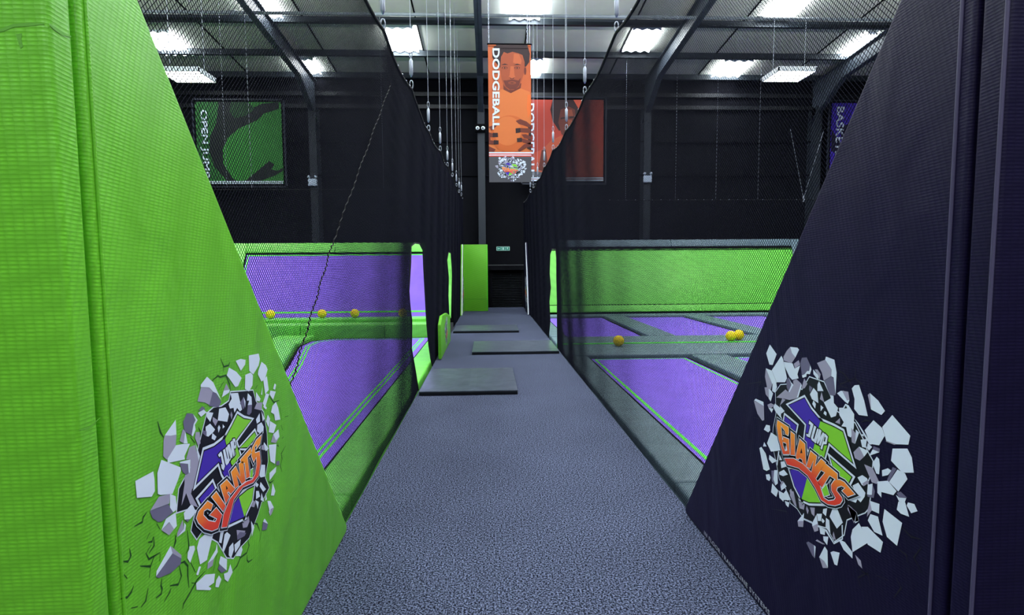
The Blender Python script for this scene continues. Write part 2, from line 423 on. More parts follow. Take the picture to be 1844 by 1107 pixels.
# fill lamps added out of view, above and behind the camera, to brighten the pads
for x, y, W_ in ((-2.4, 0.9, FILL_W), (2.9, 1.0, FILL_W), (0.2, -2.2, FILL_W), (-2.6, -5.2, FILL_W * 3.0), (3.0, -5.2, FILL_W * 2.0)):
    r = empty('fill_lamp', (x, y, 7.0), label='added fill lamp above the walkway entrance, out of view', cat='lamp', group='added fill lamps')
    obj('housing', MB().box(x - 0.6, x + 0.6, y - 0.3, y + 0.3, 7.02, 7.1), mat('white_metal', (210, 215, 220), 0.4), r)
    for s in (-1, 1): obj('cable', MB().tube([(x + s * 0.5, y, 7.1), (x + s * 0.5, y, roofz(y))], 0.006, 5), M_CHROME, r)
    L = bpy.data.lights.new('fill_light', 'AREA'); L.shape = 'RECTANGLE'; L.size = 1.2; L.size_y = 0.6; L.energy = W_; L.color = (0.93, 0.96, 1.0)
    lo = bpy.data.objects.new('fill_light', L); COL.objects.link(lo); lo.parent = r; lo.location = (0, 0, 0.0)

# fill uplighters added above the view to brighten the roof lining
for x, y in ((-9, 9.6), (-2.5, 9.6), (4.5, 9.6), (11.0, 9.6)):
    r = empty('fill_uplighter', (x, y, 6.6), label='added fill uplighter over the hall, above the view', cat='lamp', group='added fill uplighters')
    obj('housing', MB().prism([(x - 0.35, y - 0.2, 6.66), (x + 0.35, y - 0.2, 6.66), (x + 0.35, y + 0.2, 6.66), (x - 0.35, y + 0.2, 6.66)], (0, 0, 0.08)), mat('white_metal', (210, 215, 220), 0.4), r)
    for s_ in (-1, 1): obj('cable', MB().tube([(x + s_ * 0.3, y, 6.74), (x + s_ * 0.3, y, roofz(y))], 0.005, 5), M_CHROME, r)
    L = bpy.data.lights.new('fill_light', 'AREA'); L.shape = 'RECTANGLE'; L.size = 0.7; L.size_y = 0.4; L.energy = UPLIGHT_W; L.color = (0.95, 0.97, 1.0)
    lo = bpy.data.objects.new('fill_light', L); COL.objects.link(lo); lo.parent = r; lo.location = (0, 0, 0.16); lo.rotation_euler = (math.pi, 0, 0)

# ------------------------------------------------------------------ back wall furniture
# roller shutter
x0 = ony(886, 520, BACK - 0.03).x; x1 = ony(940, 520, BACK - 0.03).x; zt = ony(900, 486, BACK - 0.03).z
r = empty('door_1', ((x0 + x1) / 2, BACK - 0.03, 0)); tag(r, kind='structure')
b = MB()
pts = []
n = 22
zb = -0.05
for i in range(n):
    za = zb + (zt - zb) * i / n; zc = zb + (zt - zb) * (i + 1) / n
    b.add([(x0, BACK - 0.03, za), (x1, BACK - 0.03, za), (x1, BACK - 0.09, (za + zc) / 2), (x0, BACK - 0.09, (za + zc) / 2), (x1, BACK - 0.03, zc), (x0, BACK - 0.03, zc)],
          [(0, 1, 2, 3), (3, 2, 4, 5)])
obj('door_shutter', b, mat('shutter_black', (30, 33, 38), 0.35, spec=0.5), r)
b = MB(); b.box(x0 - 0.1, x0, BACK - 0.14, BACK - 0.01, -0.1, zt); b.box(x1, x1 + 0.1, BACK - 0.14, BACK - 0.01, -0.1, zt); b.box(x0 - 0.2, x1 + 0.2, BACK - 0.3, BACK - 0.01, zt, zt + 0.2)
obj('door_frame', b, M_BLACK, r)
obj('door_trim', MB().box(x0 - 0.2, x1 + 0.2, BACK - 0.31, BACK - 0.3, zt + 0.17, zt + 0.2), mat('rail_grey', (70, 72, 76), 0.4), r)
# fire exit sign
c = ony(906, 447.5, BACK - 0.03)
r = empty('exit_sign', c, label='small green and white fire exit sign on the black end wall', cat='sign')
w, h = 0.25, 0.075
obj('sign_board', MB().box(c.x - w, c.x + w, BACK - 0.03, BACK - 0.005, c.z - h, c.z + h), mat('exit_pale', (190, 232, 222), 0.5), r)
b = MB(); Y = BACK - 0.032
b.box(c.x - w + 0.02, c.x - 0.085, Y, Y + 0.001, c.z - h + 0.015, c.z + h - 0.015); b.box(c.x - 0.07, c.x + 0.075, Y, Y + 0.001, c.z - h + 0.015, c.z + h - 0.015); b.box(c.x + 0.09, c.x + w - 0.02, Y, Y + 0.001, c.z - h + 0.015, c.z + h - 0.015)
obj('green_panel', b, mat('exit_green', (20, 130, 110), 0.5), r)
b = MB(); Y2 = Y - 0.001
P = lambda L: [(c.x + u, Y2, c.z + v) for u, v in L]
for L in ([(-0.21, 0.0), (-0.17, 0.035), (-0.17, 0.012), (-0.11, 0.012), (-0.11, -0.012), (-0.17, -0.012), (-0.17, -0.035)],
          [(-0.03, 0.045), (0.035, 0.045), (0.035, -0.045), (-0.03, -0.045)],
          [(0.12, -0.045), (0.15, 0.0), (0.13, 0.03), (0.16, 0.05), (0.2, 0.02), (0.17, 0.01), (0.2, -0.045), (0.165, -0.015)]):
    b.add(P(L), [tuple(range(len(L)))])
obj('pictogram', b, mat('exit_pale', (190, 232, 222), 0.5), r)
# twin-head emergency lights
def emergency(px, py, body, lab):
    c = ony(px, py, BACK - 0.56)
    r = empty('emergency_light', c, label=lab, cat='emergency light', group='twin-head emergency lights')
    obj('housing', MB().box(c.x - 0.15, c.x + 0.15, c.y - 0.05, c.y + 0.05, c.z - 0.15, c.z + 0.1), body, r, bevel=0.012)
    for s in (-1, 1):
        h = obj('lamp_head', MB().tube([(c.x + s * 0.12, c.y - 0.06, c.z + 0.17), (c.x + s * 0.12, c.y + 0.03, c.z + 0.17)], [0.05, 0.035], 12), M_PLASTIC, r, smooth=True)
        obj('bracket', MB().tube([(c.x + s * 0.1, c.y, c.z + 0.09), (c.x + s * 0.12, c.y, c.z + 0.15)], 0.012, 6), M_PLASTIC, r)
emergency(563, 327, M_PLASTIC, 'pale twin-head emergency light on the column behind the left court')
emergency(1166, 321, M_PLASTIC, 'pale twin-head emergency light on the column behind the right court')
c = ony(865, 231, BACK - 0.6)
r = empty('emergency_light', c, label='black lamp with two round white lenses like eyes on the centre column', cat='emergency light')
obj('housing', MB().box(c.x - 0.2, c.x + 0.2, c.y - 0.02, c.y + 0.09, c.z - 0.12, c.z + 0.16), M_DARK, r, bevel=0.02)
for s in (-1, 1):
    h = obj('lens', MB().sphere((c.x + s * 0.1, c.y - 0.04, c.z), 0.07, sc=(1, 0.6, 1)), mat('lens_white', (225, 235, 240), 0.3), r, smooth=True)
    obj('lens_centre', MB().sphere((c.x + s * 0.09, c.y - 0.09, c.z - 0.01), 0.025, 8, 6), M_DARK, h, smooth=True)

# ------------------------------------------------------------------ courts
NETL, NETR = -0.915, 1.285
def pad(name, poly_xy, z0, z1, m, lab, cat='pad', group=None, bevel=0.03, **kw):
    return obj(name, MB().prism([(x, y, z0) for x, y in poly_xy], (0, 0, z1 - z0)), m, bevel=bevel, segs=3, label=lab, cat=cat, group=group)
def rect(x0, x1, y0, y1): return [(x0, y0), (x1, y0), (x1, y1), (x0, y1)]
def ring(poly, d0, d1, z, mb, mi=0):
    a = offset_poly(poly, -d0); c = offset_poly(poly, -d1); n = len(poly)
    mb.add([(x, y, z) for x, y in a] + [(x, y, z) for x, y in c], [(i, (i + 1) % n, n + (i + 1) % n, n + i) for i in range(n)], mi)
def bed(poly, z, lab, lines, group):
    cx = sum(p[0] for p in poly) / len(poly); cy = sum(p[1] for p in poly) / len(poly)
    r = empty('trampoline', (cx, cy, -0.59), label=lab, cat='trampoline', group=group)
    obj('jump_bed', MB().prism([(x, y, z - 0.01) for x, y in poly], (0, 0, 0.01)), M_PURPLE, r)
    b = MB(); ring(poly, -0.035, 0.01, z + 0.002, b); obj('dark_gap_strip', b, M_DARK, r)  # flat black strip stands in for the shadow in the gap around the bed
    if lines:
        b = MB()
        for d0, d1 in lines: ring(poly, d0, d1, z + 0.003, b)
        obj('border_line', b, M_LIMELINE, r)
    fr = offset_poly(poly, 0.04); n = len(fr); b = MB()
    b.add([(x, y, -0.59) for x, y in fr] + [(x, y, z - 0.02) for x, y in fr], [(i, (i + 1) % n, n + (i + 1) % n, n + i) for i in range(n)])
    obj('frame', b, M_DARK, r)
    return r
# --- left court
GL = 'left court floor pads'
lb = [(-1.34, 1.6), (-1.34, 12.5), (-3.45, 12.5), (-3.85, 12.1), (-3.84, 11.3), (-3.3, 9.2), (-2.95, 7.6), (-2.78, 6.5), (-2.75, 1.6)]
bed(lb, -0.04, 'large purple trampoline beside the left net with curved green border lines', [(0.11, 0.14), (0.17, 0.20)], 'left court floor trampolines')
lb2 = rect(-6.3, -4.75, 1.6, 12.5)
bed(lb2, -0.04, 'purple trampoline left of the green dividing pad, beside the green wedge pad', [(0.1, 0.14)], 'left court floor trampolines')
pad('floor_pad', rect(-1.29, -0.96, 3.76, 12.52), -0.55, 0.03, M_LIME2, 'long green floor pad between the left net and the purple trampoline', group=GL)
pad('floor_pad', rect(-1.29, -0.96, 1.6, 3.75), -0.55, 0.03, M_LIME2, 'short green floor pad by the foot of the green wedge pad, before the seam', group=GL)
pad('floor_pad', rect(-9.5, -6.36, 1.6, 12.52), -0.55, 0.03, M_LIME2, 'wide green floor pad at the far left side of the left court', group=GL)
sep = [(-3.9, 12.52), (-3.92, 11.3), (-3.38, 9.2), (-3.03, 7.6), (-2.86, 6.5), (-2.82, 1.6), (-4.7, 1.6), (-4.7, 12.52)]
pad('dividing_pad', sep, -0.5, 0.05, M_LIME2, 'wide bulging green pad dividing the two left purple trampolines', group=GL, bevel=0.05)
# padded step under the wall trampoline, two rows of pads
for (ya, yb, z0, z1, lab) in ((12.58, 13.08, -0.55, 0.27, 'lower green step pad in front of the balls'), (13.1, 13.6, -0.5, 0.35, 'upper green step pad the yellow balls rest on')):
    r = empty('step_pad', (-4, (ya + yb) / 2, z0), label=lab, cat='pad', group='left court step pads')
    xs = [-9.5, -6.9, ony(540, 590, ya).x, ony(700, 590, ya).x - 0.1, -0.97]
    if ya > 13: xs = [-9.5, -6.9, -0.97]
    for xa, xb in zip(xs[:-1], xs[1:]):
        obj('cushion', MB().box(xa + 0.008, xb - 0.008, ya, yb, z0, z1), M_LIME2, r, bevel=0.03, segs=3)
# wall trampoline, leaning back
def lean_rect(x0, x1, t0, t1, A, B, off=0.0):
    A = Vector((0, *A)); B = Vector((0, *B)); nrm = Vector((0, -(B.z - A.z), (B.y - A.y))).normalized()
    a = A.lerp(B, t0) + nrm * off; b_ = A.lerp(B, t1) + nrm * off
    return [(x0, a.y, a.z), (x1, a.y, a.z), (x1, b_.y, b_.z), (x0, b_.y, b_.z)], nrm
def lean_box(mb, x0, x1, t0, t1, A, B, off0, off1, mi=0):
    p, n_ = lean_rect(x0, x1, t0, t1, A, B, off0); mb.prism(p, n_ * (off1 - off0), mi)
A, B = (13.62, 0.28), (14.65, 2.16)
r = empty('wall_trampoline', (-4.0, 14.0, 0.0), label='purple leaning wall trampoline with green padded frame behind the left court', cat='trampoline')
xl = -6.55; xr = -0.94
b = MB(); lean_box(b, xl + 0.35, xr - 0.3, 0.0, 0.88, A, B, -0.02, 0.0); obj('jump_bed', b, M_PURPLE, r)
b = MB(); lean_box(b, xl, xl + 0.36, 0.0, 1.0, A, B, 0.0, 0.05); obj('side_pad', b, M_LIME2, r, bevel=0.015)
b = MB(); lean_box(b, xr - 0.32, xr, 0.0, 1.0, A, B, 0.0, 0.05); obj('side_pad', b, M_LIME2, r, bevel=0.015)
xs = [xl + 0.37, ony(605, 450, 14.6).x, ony(738, 450, 14.6).x, xr - 0.33]
for xa, xb in zip(xs[:-1], xs[1:]):
    b = MB(); lean_box(b, xa, xb - 0.01, 0.87, 1.0, A, B, 0.0, 0.05); obj('top_pad', b, M_LIME2, r, bevel=0.015)
b = MB(); lean_box(b, xl + 0.36, xr - 0.32, 0.855, 0.873, A, B, 0.001, 0.02); lean_box(b, xl + 0.36, xl + 0.385, 0.0, 0.87, A, B, 0.001, 0.02); obj('dark_gap_strip', b, M_DARK, r)
b = MB()
lean_box(b, xl + 0.41, xr - 0.32, 0.835, 0.85, A, B, 0.001, 0.004); lean_box(b, xl + 0.41, xl + 0.44, 0.0, 0.85, A, B, 0.001, 0.004); lean_box(b, xl + 0.41, xr - 0.32, 0.085, 0.105, A, B, 0.001, 0.004)
obj('border_line', b, M_LIMELINE, r)
b = MB(); lean_box(b, xl, xr, 0.0, 1.0, A, B, -0.12, -0.03); obj('frame', b, M_DARK, r)
# --- right court
GR = 'right court grey floor pads'
nx = [(1.74, 3.42), (4.16, 5.88), (6.62, 8.34)]
beds = []
for i, (xa, xb) in enumerate(nx[:2]):
    bed(rect(xa, xb, 1.9 if i == 0 else 4.0, 9.42), -0.04, ['large purple trampoline just behind the right net with lime border lines', 'purple trampoline mostly hidden behind the dark wedge pad, second from the right net'][i], [(0.05, 0.09)] if i == 0 else [(0.05, 0.09)], 'near row of right court trampolines')
for i, (xa, xb) in enumerate([(1.74, 3.42), (4.16, 5.88), (6.62, 8.34)]):
    bed(rect(xa, xb, 12.0, 16.6), -0.04, ['far purple trampoline closest to the right net', 'middle far purple trampoline behind the pair of balls', 'far purple trampoline next to the dark wedge pad edge'][i], None, 'far row of right court trampolines')
pad('floor_pad', rect(1.33, 1.68, 3.87, 9.38), -0.55, 0.02, M_GREYP, 'long grey floor pad along the foot of the right net', group=GR)
pad('floor_pad', rect(1.33, 1.68, 1.9, 3.86), -0.55, 0.02, M_GREYP, 'short grey floor pad by the foot of the dark wedge pad, before the seam', group=GR)
pad('floor_pad', rect(3.49, 4.1, 1.9, 9.38), -0.55, 0.02, M_GREYP, 'grey floor pad between the two near purple trampolines', group=GR)
pad('floor_pad', rect(5.95, 10.4, 4.0, 9.38), -0.55, 0.02, M_GREYP, 'grey floor pad at the near right corner behind the dark wedge pad', group=GR)
pad('floor_pad', rect(1.33, 10.4, 9.5, 10.78), -0.55, 0.02, M_GREYP, 'grey cross pad in front of the lime line', group=GR)
pad('floor_pad', rect(1.33, 10.4, 10.86, 11.93), -0.55, 0.02, M_GREYP, 'grey cross pad beyond the lime line', group=GR)
obj('piping', MB().box(1.33, 10.4, 10.785, 10.855, -0.5, 0.03), M_LIMELINE, label='lime line running across the grey pads of the right court', cat='floor line')
for xa, xb, lab in ((1.33, 1.68, 'grey floor pad beside the right net in the far row'), (3.49, 4.1, 'grey floor pad left of the middle far trampoline'), (5.95, 6.56, 'grey floor pad right of the middle far trampoline'), (8.4, 10.4, 'grey floor pad in the far right corner')):
    pad('floor_pad', rect(xa, xb, 12.0, 16.6), -0.55, 0.02, M_GREYP, lab, group=GR)
pad('floor_pad', rect(1.33, 10.4, 16.68, 17.3), -0.55, 0.02, M_GREYP, 'narrow grey cross pad at the foot of the green wall', group=GR)
A, B = (17.4, 0.05), (18.5, 2.36)
r = empty('wall_pad', (5.8, 17.8, 0.0), label='long green leaning wall pad with grey top behind the right court', cat='pad')
xl, xr = 1.33, 10.15
b = MB(); lean_box(b, xl, xr, 0.0, 0.09, A, B, 0.0, 0.07); obj('base_cushion', b, M_LIME2, r, bevel=0.02)
b = MB(); lean_box(b, xl, xr, 0.10, 0.87, A, B, -0.02, 0.04); obj('wall_cushion', b, M_LIME2, r, bevel=0.02)
b = MB(); lean_box(b, xl, xr, 0.85, 0.862, A, B, 0.02, 0.05); lean_box(b, xl, xr, 0.875, 0.9, A, B, -0.02, 0.05); lean_box(b, xl, xr, 0.083, 0.1, A, B, -0.02, 0.045); obj('seam', b, M_DARK, r)
mid = ony(1208, 440, 18.4).x
for xa, xb in ((xl, mid), (mid + 0.01, xr)):
    b = MB(); lean_box(b, xa, xb, 0.9, 1.0, A, B, 0.0, 0.06); obj('top_pad', b, M_GREYP, r, bevel=0.02)
b = MB(); lean_box(b, xr + 0.01, xr + 0.3, 0.0, 1.0, A, B, 0.0, 0.06); obj('side_pad', b, M_GREYP, r, bevel=0.02)
b = MB(); lean_box(b, xl, xr + 0.3, 0.0, 1.0, A, B, -0.14, -0.03); obj('frame', b, M_DARK, r)
# balls
def ball_mesh(c, rad): return MB().sphere((c[0], c[1], c[2] + rad), rad, 20, 12)
first = None
for px, d, lab in ((487, 13.36, 'yellow ball on the green step, leftmost beside the green wedge pad'), (580, 13.36, 'yellow ball on the green step, second from the left'), (639, 13.36, 'yellow ball on the green step, right of the net seam'), (725, 13.36, 'yellow ball on the green step, dimly seen next to the net opening')):
    p = ony(px, 566, d)
    if first is None: first = obj('dodgeball', ball_mesh((p.x, d, 0.35), 0.105), M_YELLOW, smooth=True, label=lab, cat='ball', group='yellow balls')
    else: dup(first, (p.x, d, 0.35), label=lab)
for px, y, lab in ((1114, 10.45, 'yellow ball alone on the grey pads right of the right net'), (1316, 10.95, 'yellow ball of a touching pair, the left one'), (1330, 11.1, 'yellow ball of a touching pair, the right one')):
    p = onz(px, 627, 0.02); d = y
    xx = (ony(px, 620, d)).x
    dup(first, (xx, d, 0.02), label=lab)

# ------------------------------------------------------------------ netting
def make_net(name, axis, pos, u0, u1, z0, ztop, holes, pitch, th, parent, seg=0.25, ripple=0.006):
    """real diamond mesh: thin square cords; axis 'x' = plane x=pos running along y, 'y' = plane y=pos running along x"""
    Vs = []; 
    zmax = max(ztop(u) for u in np.linspace(u0, u1, 80)) + 0.01
    st = pitch * math.sqrt(2)
    for sg in (1, -1):
        c0 = u0 - (zmax - z0) if sg == 1 else u0
        c1 = u1 if sg == 1 else u1 + (zmax - z0)
        cs = np.arange(c0, c1, st)
        nseg = int(math.ceil((zmax - z0) / (seg / math.sqrt(2))))
        zz = np.linspace(z0, zmax, nseg + 1)
        C, Z = np.meshgrid(cs, zz, indexing='ij')
        U = C + sg * (Z - z0)
        a = np.stack([U[:, :-1], Z[:, :-1]], -1).reshape(-1, 2); b_ = np.stack([U[:, 1:], Z[:, 1:]], -1).reshape(-1, 2)
        Vs.append((a, b_))
    a = np.concatenate([v[0] for v in Vs]); b_ = np.concatenate([v[1] for v in Vs])
    def inside(p):
        zt = np.array([ztop(x) for x in np.linspace(u0, u1, 800)])
        zi = np.interp(p[:, 0], np.linspace(u0, u1, 800), zt)
        ok = (p[:, 0] >= u0) & (p[:, 0] <= u1) & (p[:, 1] <= zi)
        for h in holes:
            ok &= ~pip(p, h)
        return ok
    def pip(p, poly):
        x, y = p[:, 0], p[:, 1]; res = np.zeros(len(p), bool); n = len(poly)
        for i in range(n):
            x1, y1 = poly[i]; x2, y2 = poly[(i + 1) % n]
            if y1 == y2: continue
            cnd = ((y1 > y) != (y2 > y)) & (x < (x2 - x1) * (y - y1) / (y2 - y1) + x1)
            res ^= cnd
        return res
    # split segments that cross a border into short pieces
    ia, ib = inside(a), inside(b_)
    near = np.zeros(len(a), bool)
    for h in holes:
        hx = [q[0] for q in h]; hz = [q[1] for q in h]
        near |= (np.maximum(a[:, 0], b_[:, 0]) > min(hx)) & (np.minimum(a[:, 0], b_[:, 0]) < max(hx)) & (np.minimum(a[:, 1], b_[:, 1]) < max(hz))
    full = ia & ib & ~near
    part = ((ia | ib) & ~full) | near
    A1 = [a[full]]; B1 = [b_[full]]
    pa, pb = a[part], b_[part]; K = 10
    for k_ in range(K):
        s0 = pa + (pb - pa) * k_ / K; s1 = pa + (pb - pa) * (k_ + 1) / K
        ok = inside((s0 + s1) / 2); A1.append(s0[ok]); B1.append(s1[ok])
    a = np.concatenate(A1); b_ = np.concatenate(B1)
    def rip(p): return ripple * (np.sin(p[:, 0] * 2.3 + 0.8 * p[:, 1]) * 0.6 + np.sin(p[:, 0] * 5.1 - 1.7 * p[:, 1]) * 0.4)
    def P3(p, du, dz, dn):
        o = np.empty((len(p), 3)); n_ = pos + rip(p) + dn
        if axis == 'x': o[:, 0] = n_; o[:, 1] = p[:, 0] + du
        else: o[:, 1] = n_; o[:, 0] = p[:, 0] + du
        o[:, 2] = p[:, 1] + dz; return o
    d = b_ - a; L = np.linalg.norm(d, axis=1); d = d / L[:, None]; perp = np.stack([-d[:, 1], d[:, 0]], -1) * th * 0.5
    h = th * 0.5
    ring_ = lambda p: [P3(p, perp[:, 0], perp[:, 1], 0), P3(p, 0, 0, h), P3(p, -perp[:, 0], -perp[:, 1], 0), P3(p, 0, 0, -h)]
    V = np.stack(ring_(a) + ring_(b_), 1)          # n,8,3
    n = len(V); V = V.reshape(-1, 3)
    base = (np.arange(n) * 8)[:, None, None]
    F = (base + np.array([[0, 1, 5, 4], [1, 2, 6, 5], [2, 3, 7, 6], [3, 0, 4, 7]])[None]).reshape(-1)
    me = bpy.data.meshes.new(name)
    org = ORG[parent]
    V = V - np.array(org)
    me.vertices.add(len(V)); me.vertices.foreach_set('co', V.astype(np.float32).ravel())
    nf = n * 4; me.loops.add(nf * 4); me.polygons.add(nf)
    me.loops.foreach_set('vertex_index', F.astype(np.int32))
    me.polygons.foreach_set('loop_start', np.arange(nf, dtype=np.int32) * 4)
    try: me.polygons.foreach_set('loop_total', np.full(nf, 4, dtype=np.int32))
    except Exception: pass
    me.materials.append(M_NET); me.update(calc_edges=True)
    o = bpy.data.objects.new(name, me); COL.objects.link(o); o.parent = parent; ORG[o] = org
    return o
def scallop(ys, zs, depth):
    def f(y):
        z = float(np.interp(y, ys, zs))
        for a_, b_ in zip(ys[:-1], ys[1:]):
            if a_ <= y <= b_:
                t = (y - a_) / (b_ - a_); return z - depth * 4 * t * (1 - t)
        return z
    return f
MESH = {}
def hang_cable(x, y, z, lab, group, ztop=None, turn=True):
    zt = roofz(y) - 0.005 if ztop is None else ztop
    key = 'cab' if turn else 'thin'
    r = empty('net_hanging_cable', (x, y, z), label=lab, cat='cable', group=group)
    obj('cable', MB().tube([(x, y, z + (0.46 if turn else 0)), (x, y, zt)], 0.003 if turn else 0.0035, 5), M_CHROME, r)
    if turn:
        obj('turnbuckle', MB().tube([(x, y, z + 0.14), (x, y, z + 0.17), (x, y, z + 0.33), (x, y, z + 0.36)], [0.008, 0.022, 0.022, 0.008], 8), M_CHROME, r, smooth=True)
        pts = [(x + 0.02 * math.sin(t), y + 0.0, z + 0.05 + 0.05 * math.cos(t)) for t in np.linspace(0, 2 * math.pi, 13)]
        obj('carabiner', MB().tube(pts, 0.007, 6), M_CHROME, r, smooth=True)
        pts = [(x + 0.016 * math.sin(t), y, z + 0.41 + 0.045 * math.cos(t)) for t in np.linspace(0, 2 * math.pi, 13)]
        obj('shackle', MB().tube(pts, 0.006, 6), M_CHROME, r, smooth=True)
    return r

def side_net(side, X, cab_px, zdef, holes, lab):
    cabs = [onx(px, py, X) for px, py in cab_px]
    ys = [1.3] + [p.y for p in cabs] + [20.4]; zs = [cabs[0].z + 0.05] + [p.z for p in cabs] + [cabs[-1].z + 0.05]
    sp = (cabs[1].y - cabs[0].y)
    ys.insert(1, max(1.5, cabs[0].y - 1.75)); zs.insert(1, cabs[0].z)
    f = scallop(ys, zs, 0.07)
    r = empty('safety_net', (X, 10.8, 0), label=lab, cat='net')
    make_net('netting', 'x', X, 1.28 if side == 'left' else 1.52, 20.4, 0.0, f, holes, 0.0145, 0.0024, r)
    yy = np.linspace(1.28, 20.4, 240)
    rp = lambda u, z: 0.006 * (math.sin(u * 2.3 + 0.8 * z) * 0.6 + math.sin(u * 5.1 - 1.7 * z) * 0.4)
    obj('top_rope', MB().tube([(X + rp(y, f(y)), y, f(y)) for y in yy if side == 'left' or y > 1.52], 0.016, 6), M_ROPE, r, smooth=True)
    obj('bottom_rope', MB().tube([(X, y, 0.012) for y in np.linspace(1.28, 20.4, 60)], 0.014, 6), M_ROPE, r) if not holes else None
    for h in holes:
        obj('opening_hem', MB().tube([(X + (0.004 if i % 2 else -0.004), y, z) for i, (y, z) in enumerate(h)], 0.009, 6), M_ROPE, r, smooth=True)
    cm = None
    for y in np.arange(3.6, 20.2, 0.29):
        if cm is None:
            cm = obj('clip', MB().sphere((X, y, f(y) + 0.012), 0.013, 6, 4), M_CHROME, r)
        else:
            d = cm.copy(); COL.objects.link(d); d.parent = r; d.location = (0, y - 10.8, f(y) + 0.012)
    return r, cabs, f
def hole_from_px(pts, X):
    out = []
    for px, py in pts:
        p = onx(px, py, X); out.append((p.y, max(p.z, -0.01)))
    return out
hl1 = hole_from_px([(752, 722), (744, 640), (741, 560), (740, 500), (744, 460), (746, 439), (754, 437), (762, 440), (764, 452), (766, 520), (769, 580), (772, 640), (777, 676)], NETL)
hl1[0] = (6.35, 0.0); hl1[-1] = (8.55, 0.0)
hl1 = [(7.05, 0.0), (6.75, 0.3), (6.5, 0.62), (6.52, 0.95), (6.4, 1.3), (6.53, 1.62), (6.65, 1.82), (6.95, 1.87), (7.5, 1.88), (7.8, 1.8), (7.9, 1.6), (7.95, 1.2), (8.15, 0.75), (8.3, 0.4), (8.6, 0.15), (8.75, 0.0)]
hl2 = [(12.75, 0.0), (12.6, 0.4), (12.5, 0.9), (12.6, 1.3), (12.3, 1.7), (12.7, 1.88), (13.6, 1.88), (13.8, 1.5), (14.05, 1.0), (13.9, 0.6), (14.3, 0.0)]
hr1 = [(10.35, 0.0), (10.45, 0.4), (10.4, 0.9), (10.55, 1.3), (10.5, 1.7), (10.7, 1.88), (11.3, 1.9), (11.7, 1.8), (11.75, 1.4), (11.6, 1.1), (11.8, 0.8), (11.7, 0.4), (11.95, 0.0)]
NL, cl, fl = side_net('left', NETL, [(690, 55), (741, 160), (772, 237), (793, 272), (806, 300), (815, 318), (822, 336), (827, 347), (831, 352)], 3.6, [hl1, hl2], 'tall black safety net on the left side of the walkway with two openings')
NR, cr_, fr_ = side_net('right', NETR, [(1110, 58), (1053, 170), (1020, 235), (996, 270), (980, 301), (968, 325), (960, 338), (955, 346)], 3.86, [hr1], 'tall black safety net on the right side of the walkway with one opening')
ordw = ['nearest the camera', 'second from the camera', 'third from the camera', 'fourth from the camera', 'fifth from the camera', 'sixth from the camera', 'seventh from the camera', 'eighth from the camera', 'farthest from the camera']
for i, p in enumerate(cl): hang_cable(NETL, p.y, p.z, 'wire with turnbuckle holding up the left net, ' + ordw[i], 'wires holding the left net')
for i, p in enumerate(cr_): hang_cable(NETR, p.y, p.z, 'wire with turnbuckle holding up the right net, ' + ordw[i], 'wires holding the right net')
# stitched seam across the left net
pts = []
a = onx(705, 150, NETL + 0.02); m_ = onx(600, 440, NETL + 0.02); c_ = onx(524, 700, NETL + 0.02)
NN = 110
for i in range(NN + 1):
    t = i / NN; q = a.lerp(m_, t * 2) if t < 0.5 else m_.lerp(c_, (t - 0.5) * 2)
    pts.append((NETL + 0.014, q.y + (0.012 if i % 2 else -0.012) + 0.012 * math.sin(i * 0.5), q.z))
obj('stitched_seam', MB().tube(pts, 0.0035, 5), M_ROPE, NL)
# rear nets, behind the courts
rb = empty('safety_net', (-7, 16.2, 0), label='black safety net hung behind the left purple wall trampoline', cat='net', group='rear safety nets')
make_net('netting', 'y', 16.2, -15.5, -1.2, 0.0, lambda u: 3.75, [], 0.05, 0.004, rb, seg=0.5)
obj('top_rope', MB().tube([(-15.5, 16.2, 3.75), (-1.2, 16.2, 3.75)], 0.014, 6), M_ROPE, rb)
rb2 = empty('safety_net', (8, 19.3, 0), label='black safety net hung behind the long green wall pad', cat='net', group='rear safety nets')
make_net('netting', 'y', 19.3, 1.5, 16.0, 0.0, lambda u: 3.78, [], 0.05, 0.004, rb2, seg=0.5)
obj('top_rope', MB().tube([(1.5, 19.3, 3.78), (16.0, 19.3, 3.78)], 0.014, 6), M_ROPE, rb2)
cm = None
for x in np.arange(4.2, 12.6, 0.3):
    if cm is None: cm = obj('clip', MB().sphere((x, 19.28, 3.79), 0.014, 6, 4), M_CHROME, rb2)
    else:
        d = cm.copy(); COL.objects.link(d); d.parent = rb2; d.location = (x - 8, -0.02, 3.79)
for px, nm in ((1127, 'left of the right emergency light'), (1217, 'just right of the right emergency light'), (1290, 'brightest, midway behind the right court'), (1366, 'below the right hanging lamp')):
    hang_cable(ony(px, 300, 19.3).x, 19.3, 3.79, 'thin wire holding the rear right net, ' + nm, 'wires of the rear right net', turn=False)
for px, nm in ((407, 'under the left part of the green poster'), (452, 'under the middle of the green poster'), (690, 'right of the left emergency light')):
    hang_cable(ony(px, 300, 16.2).x, 16.2, 3.76, 'thin wire holding the rear left net, ' + nm, 'wires of the rear left net', turn=False)
p0 = ony(1447, 358, 19.3)
r = empty('net_hanging_cable', p0, label='V-shaped pair of thin wires meeting near the basketball poster', cat='cable')
for dx in (-0.55, 0.65):
    obj('cable', MB().tube([(p0.x, p0.y, p0.z), (p0.x + dx, p0.y, p0.z + 2.4)], 0.007, 5), M_CHROME, r)
obj('turnbuckle', MB().tube([(p0.x, p0.y, p0.z - 0.1), (p0.x, p0.y, p0.z + 0.12)], 0.03, 8), M_CHROME, r)
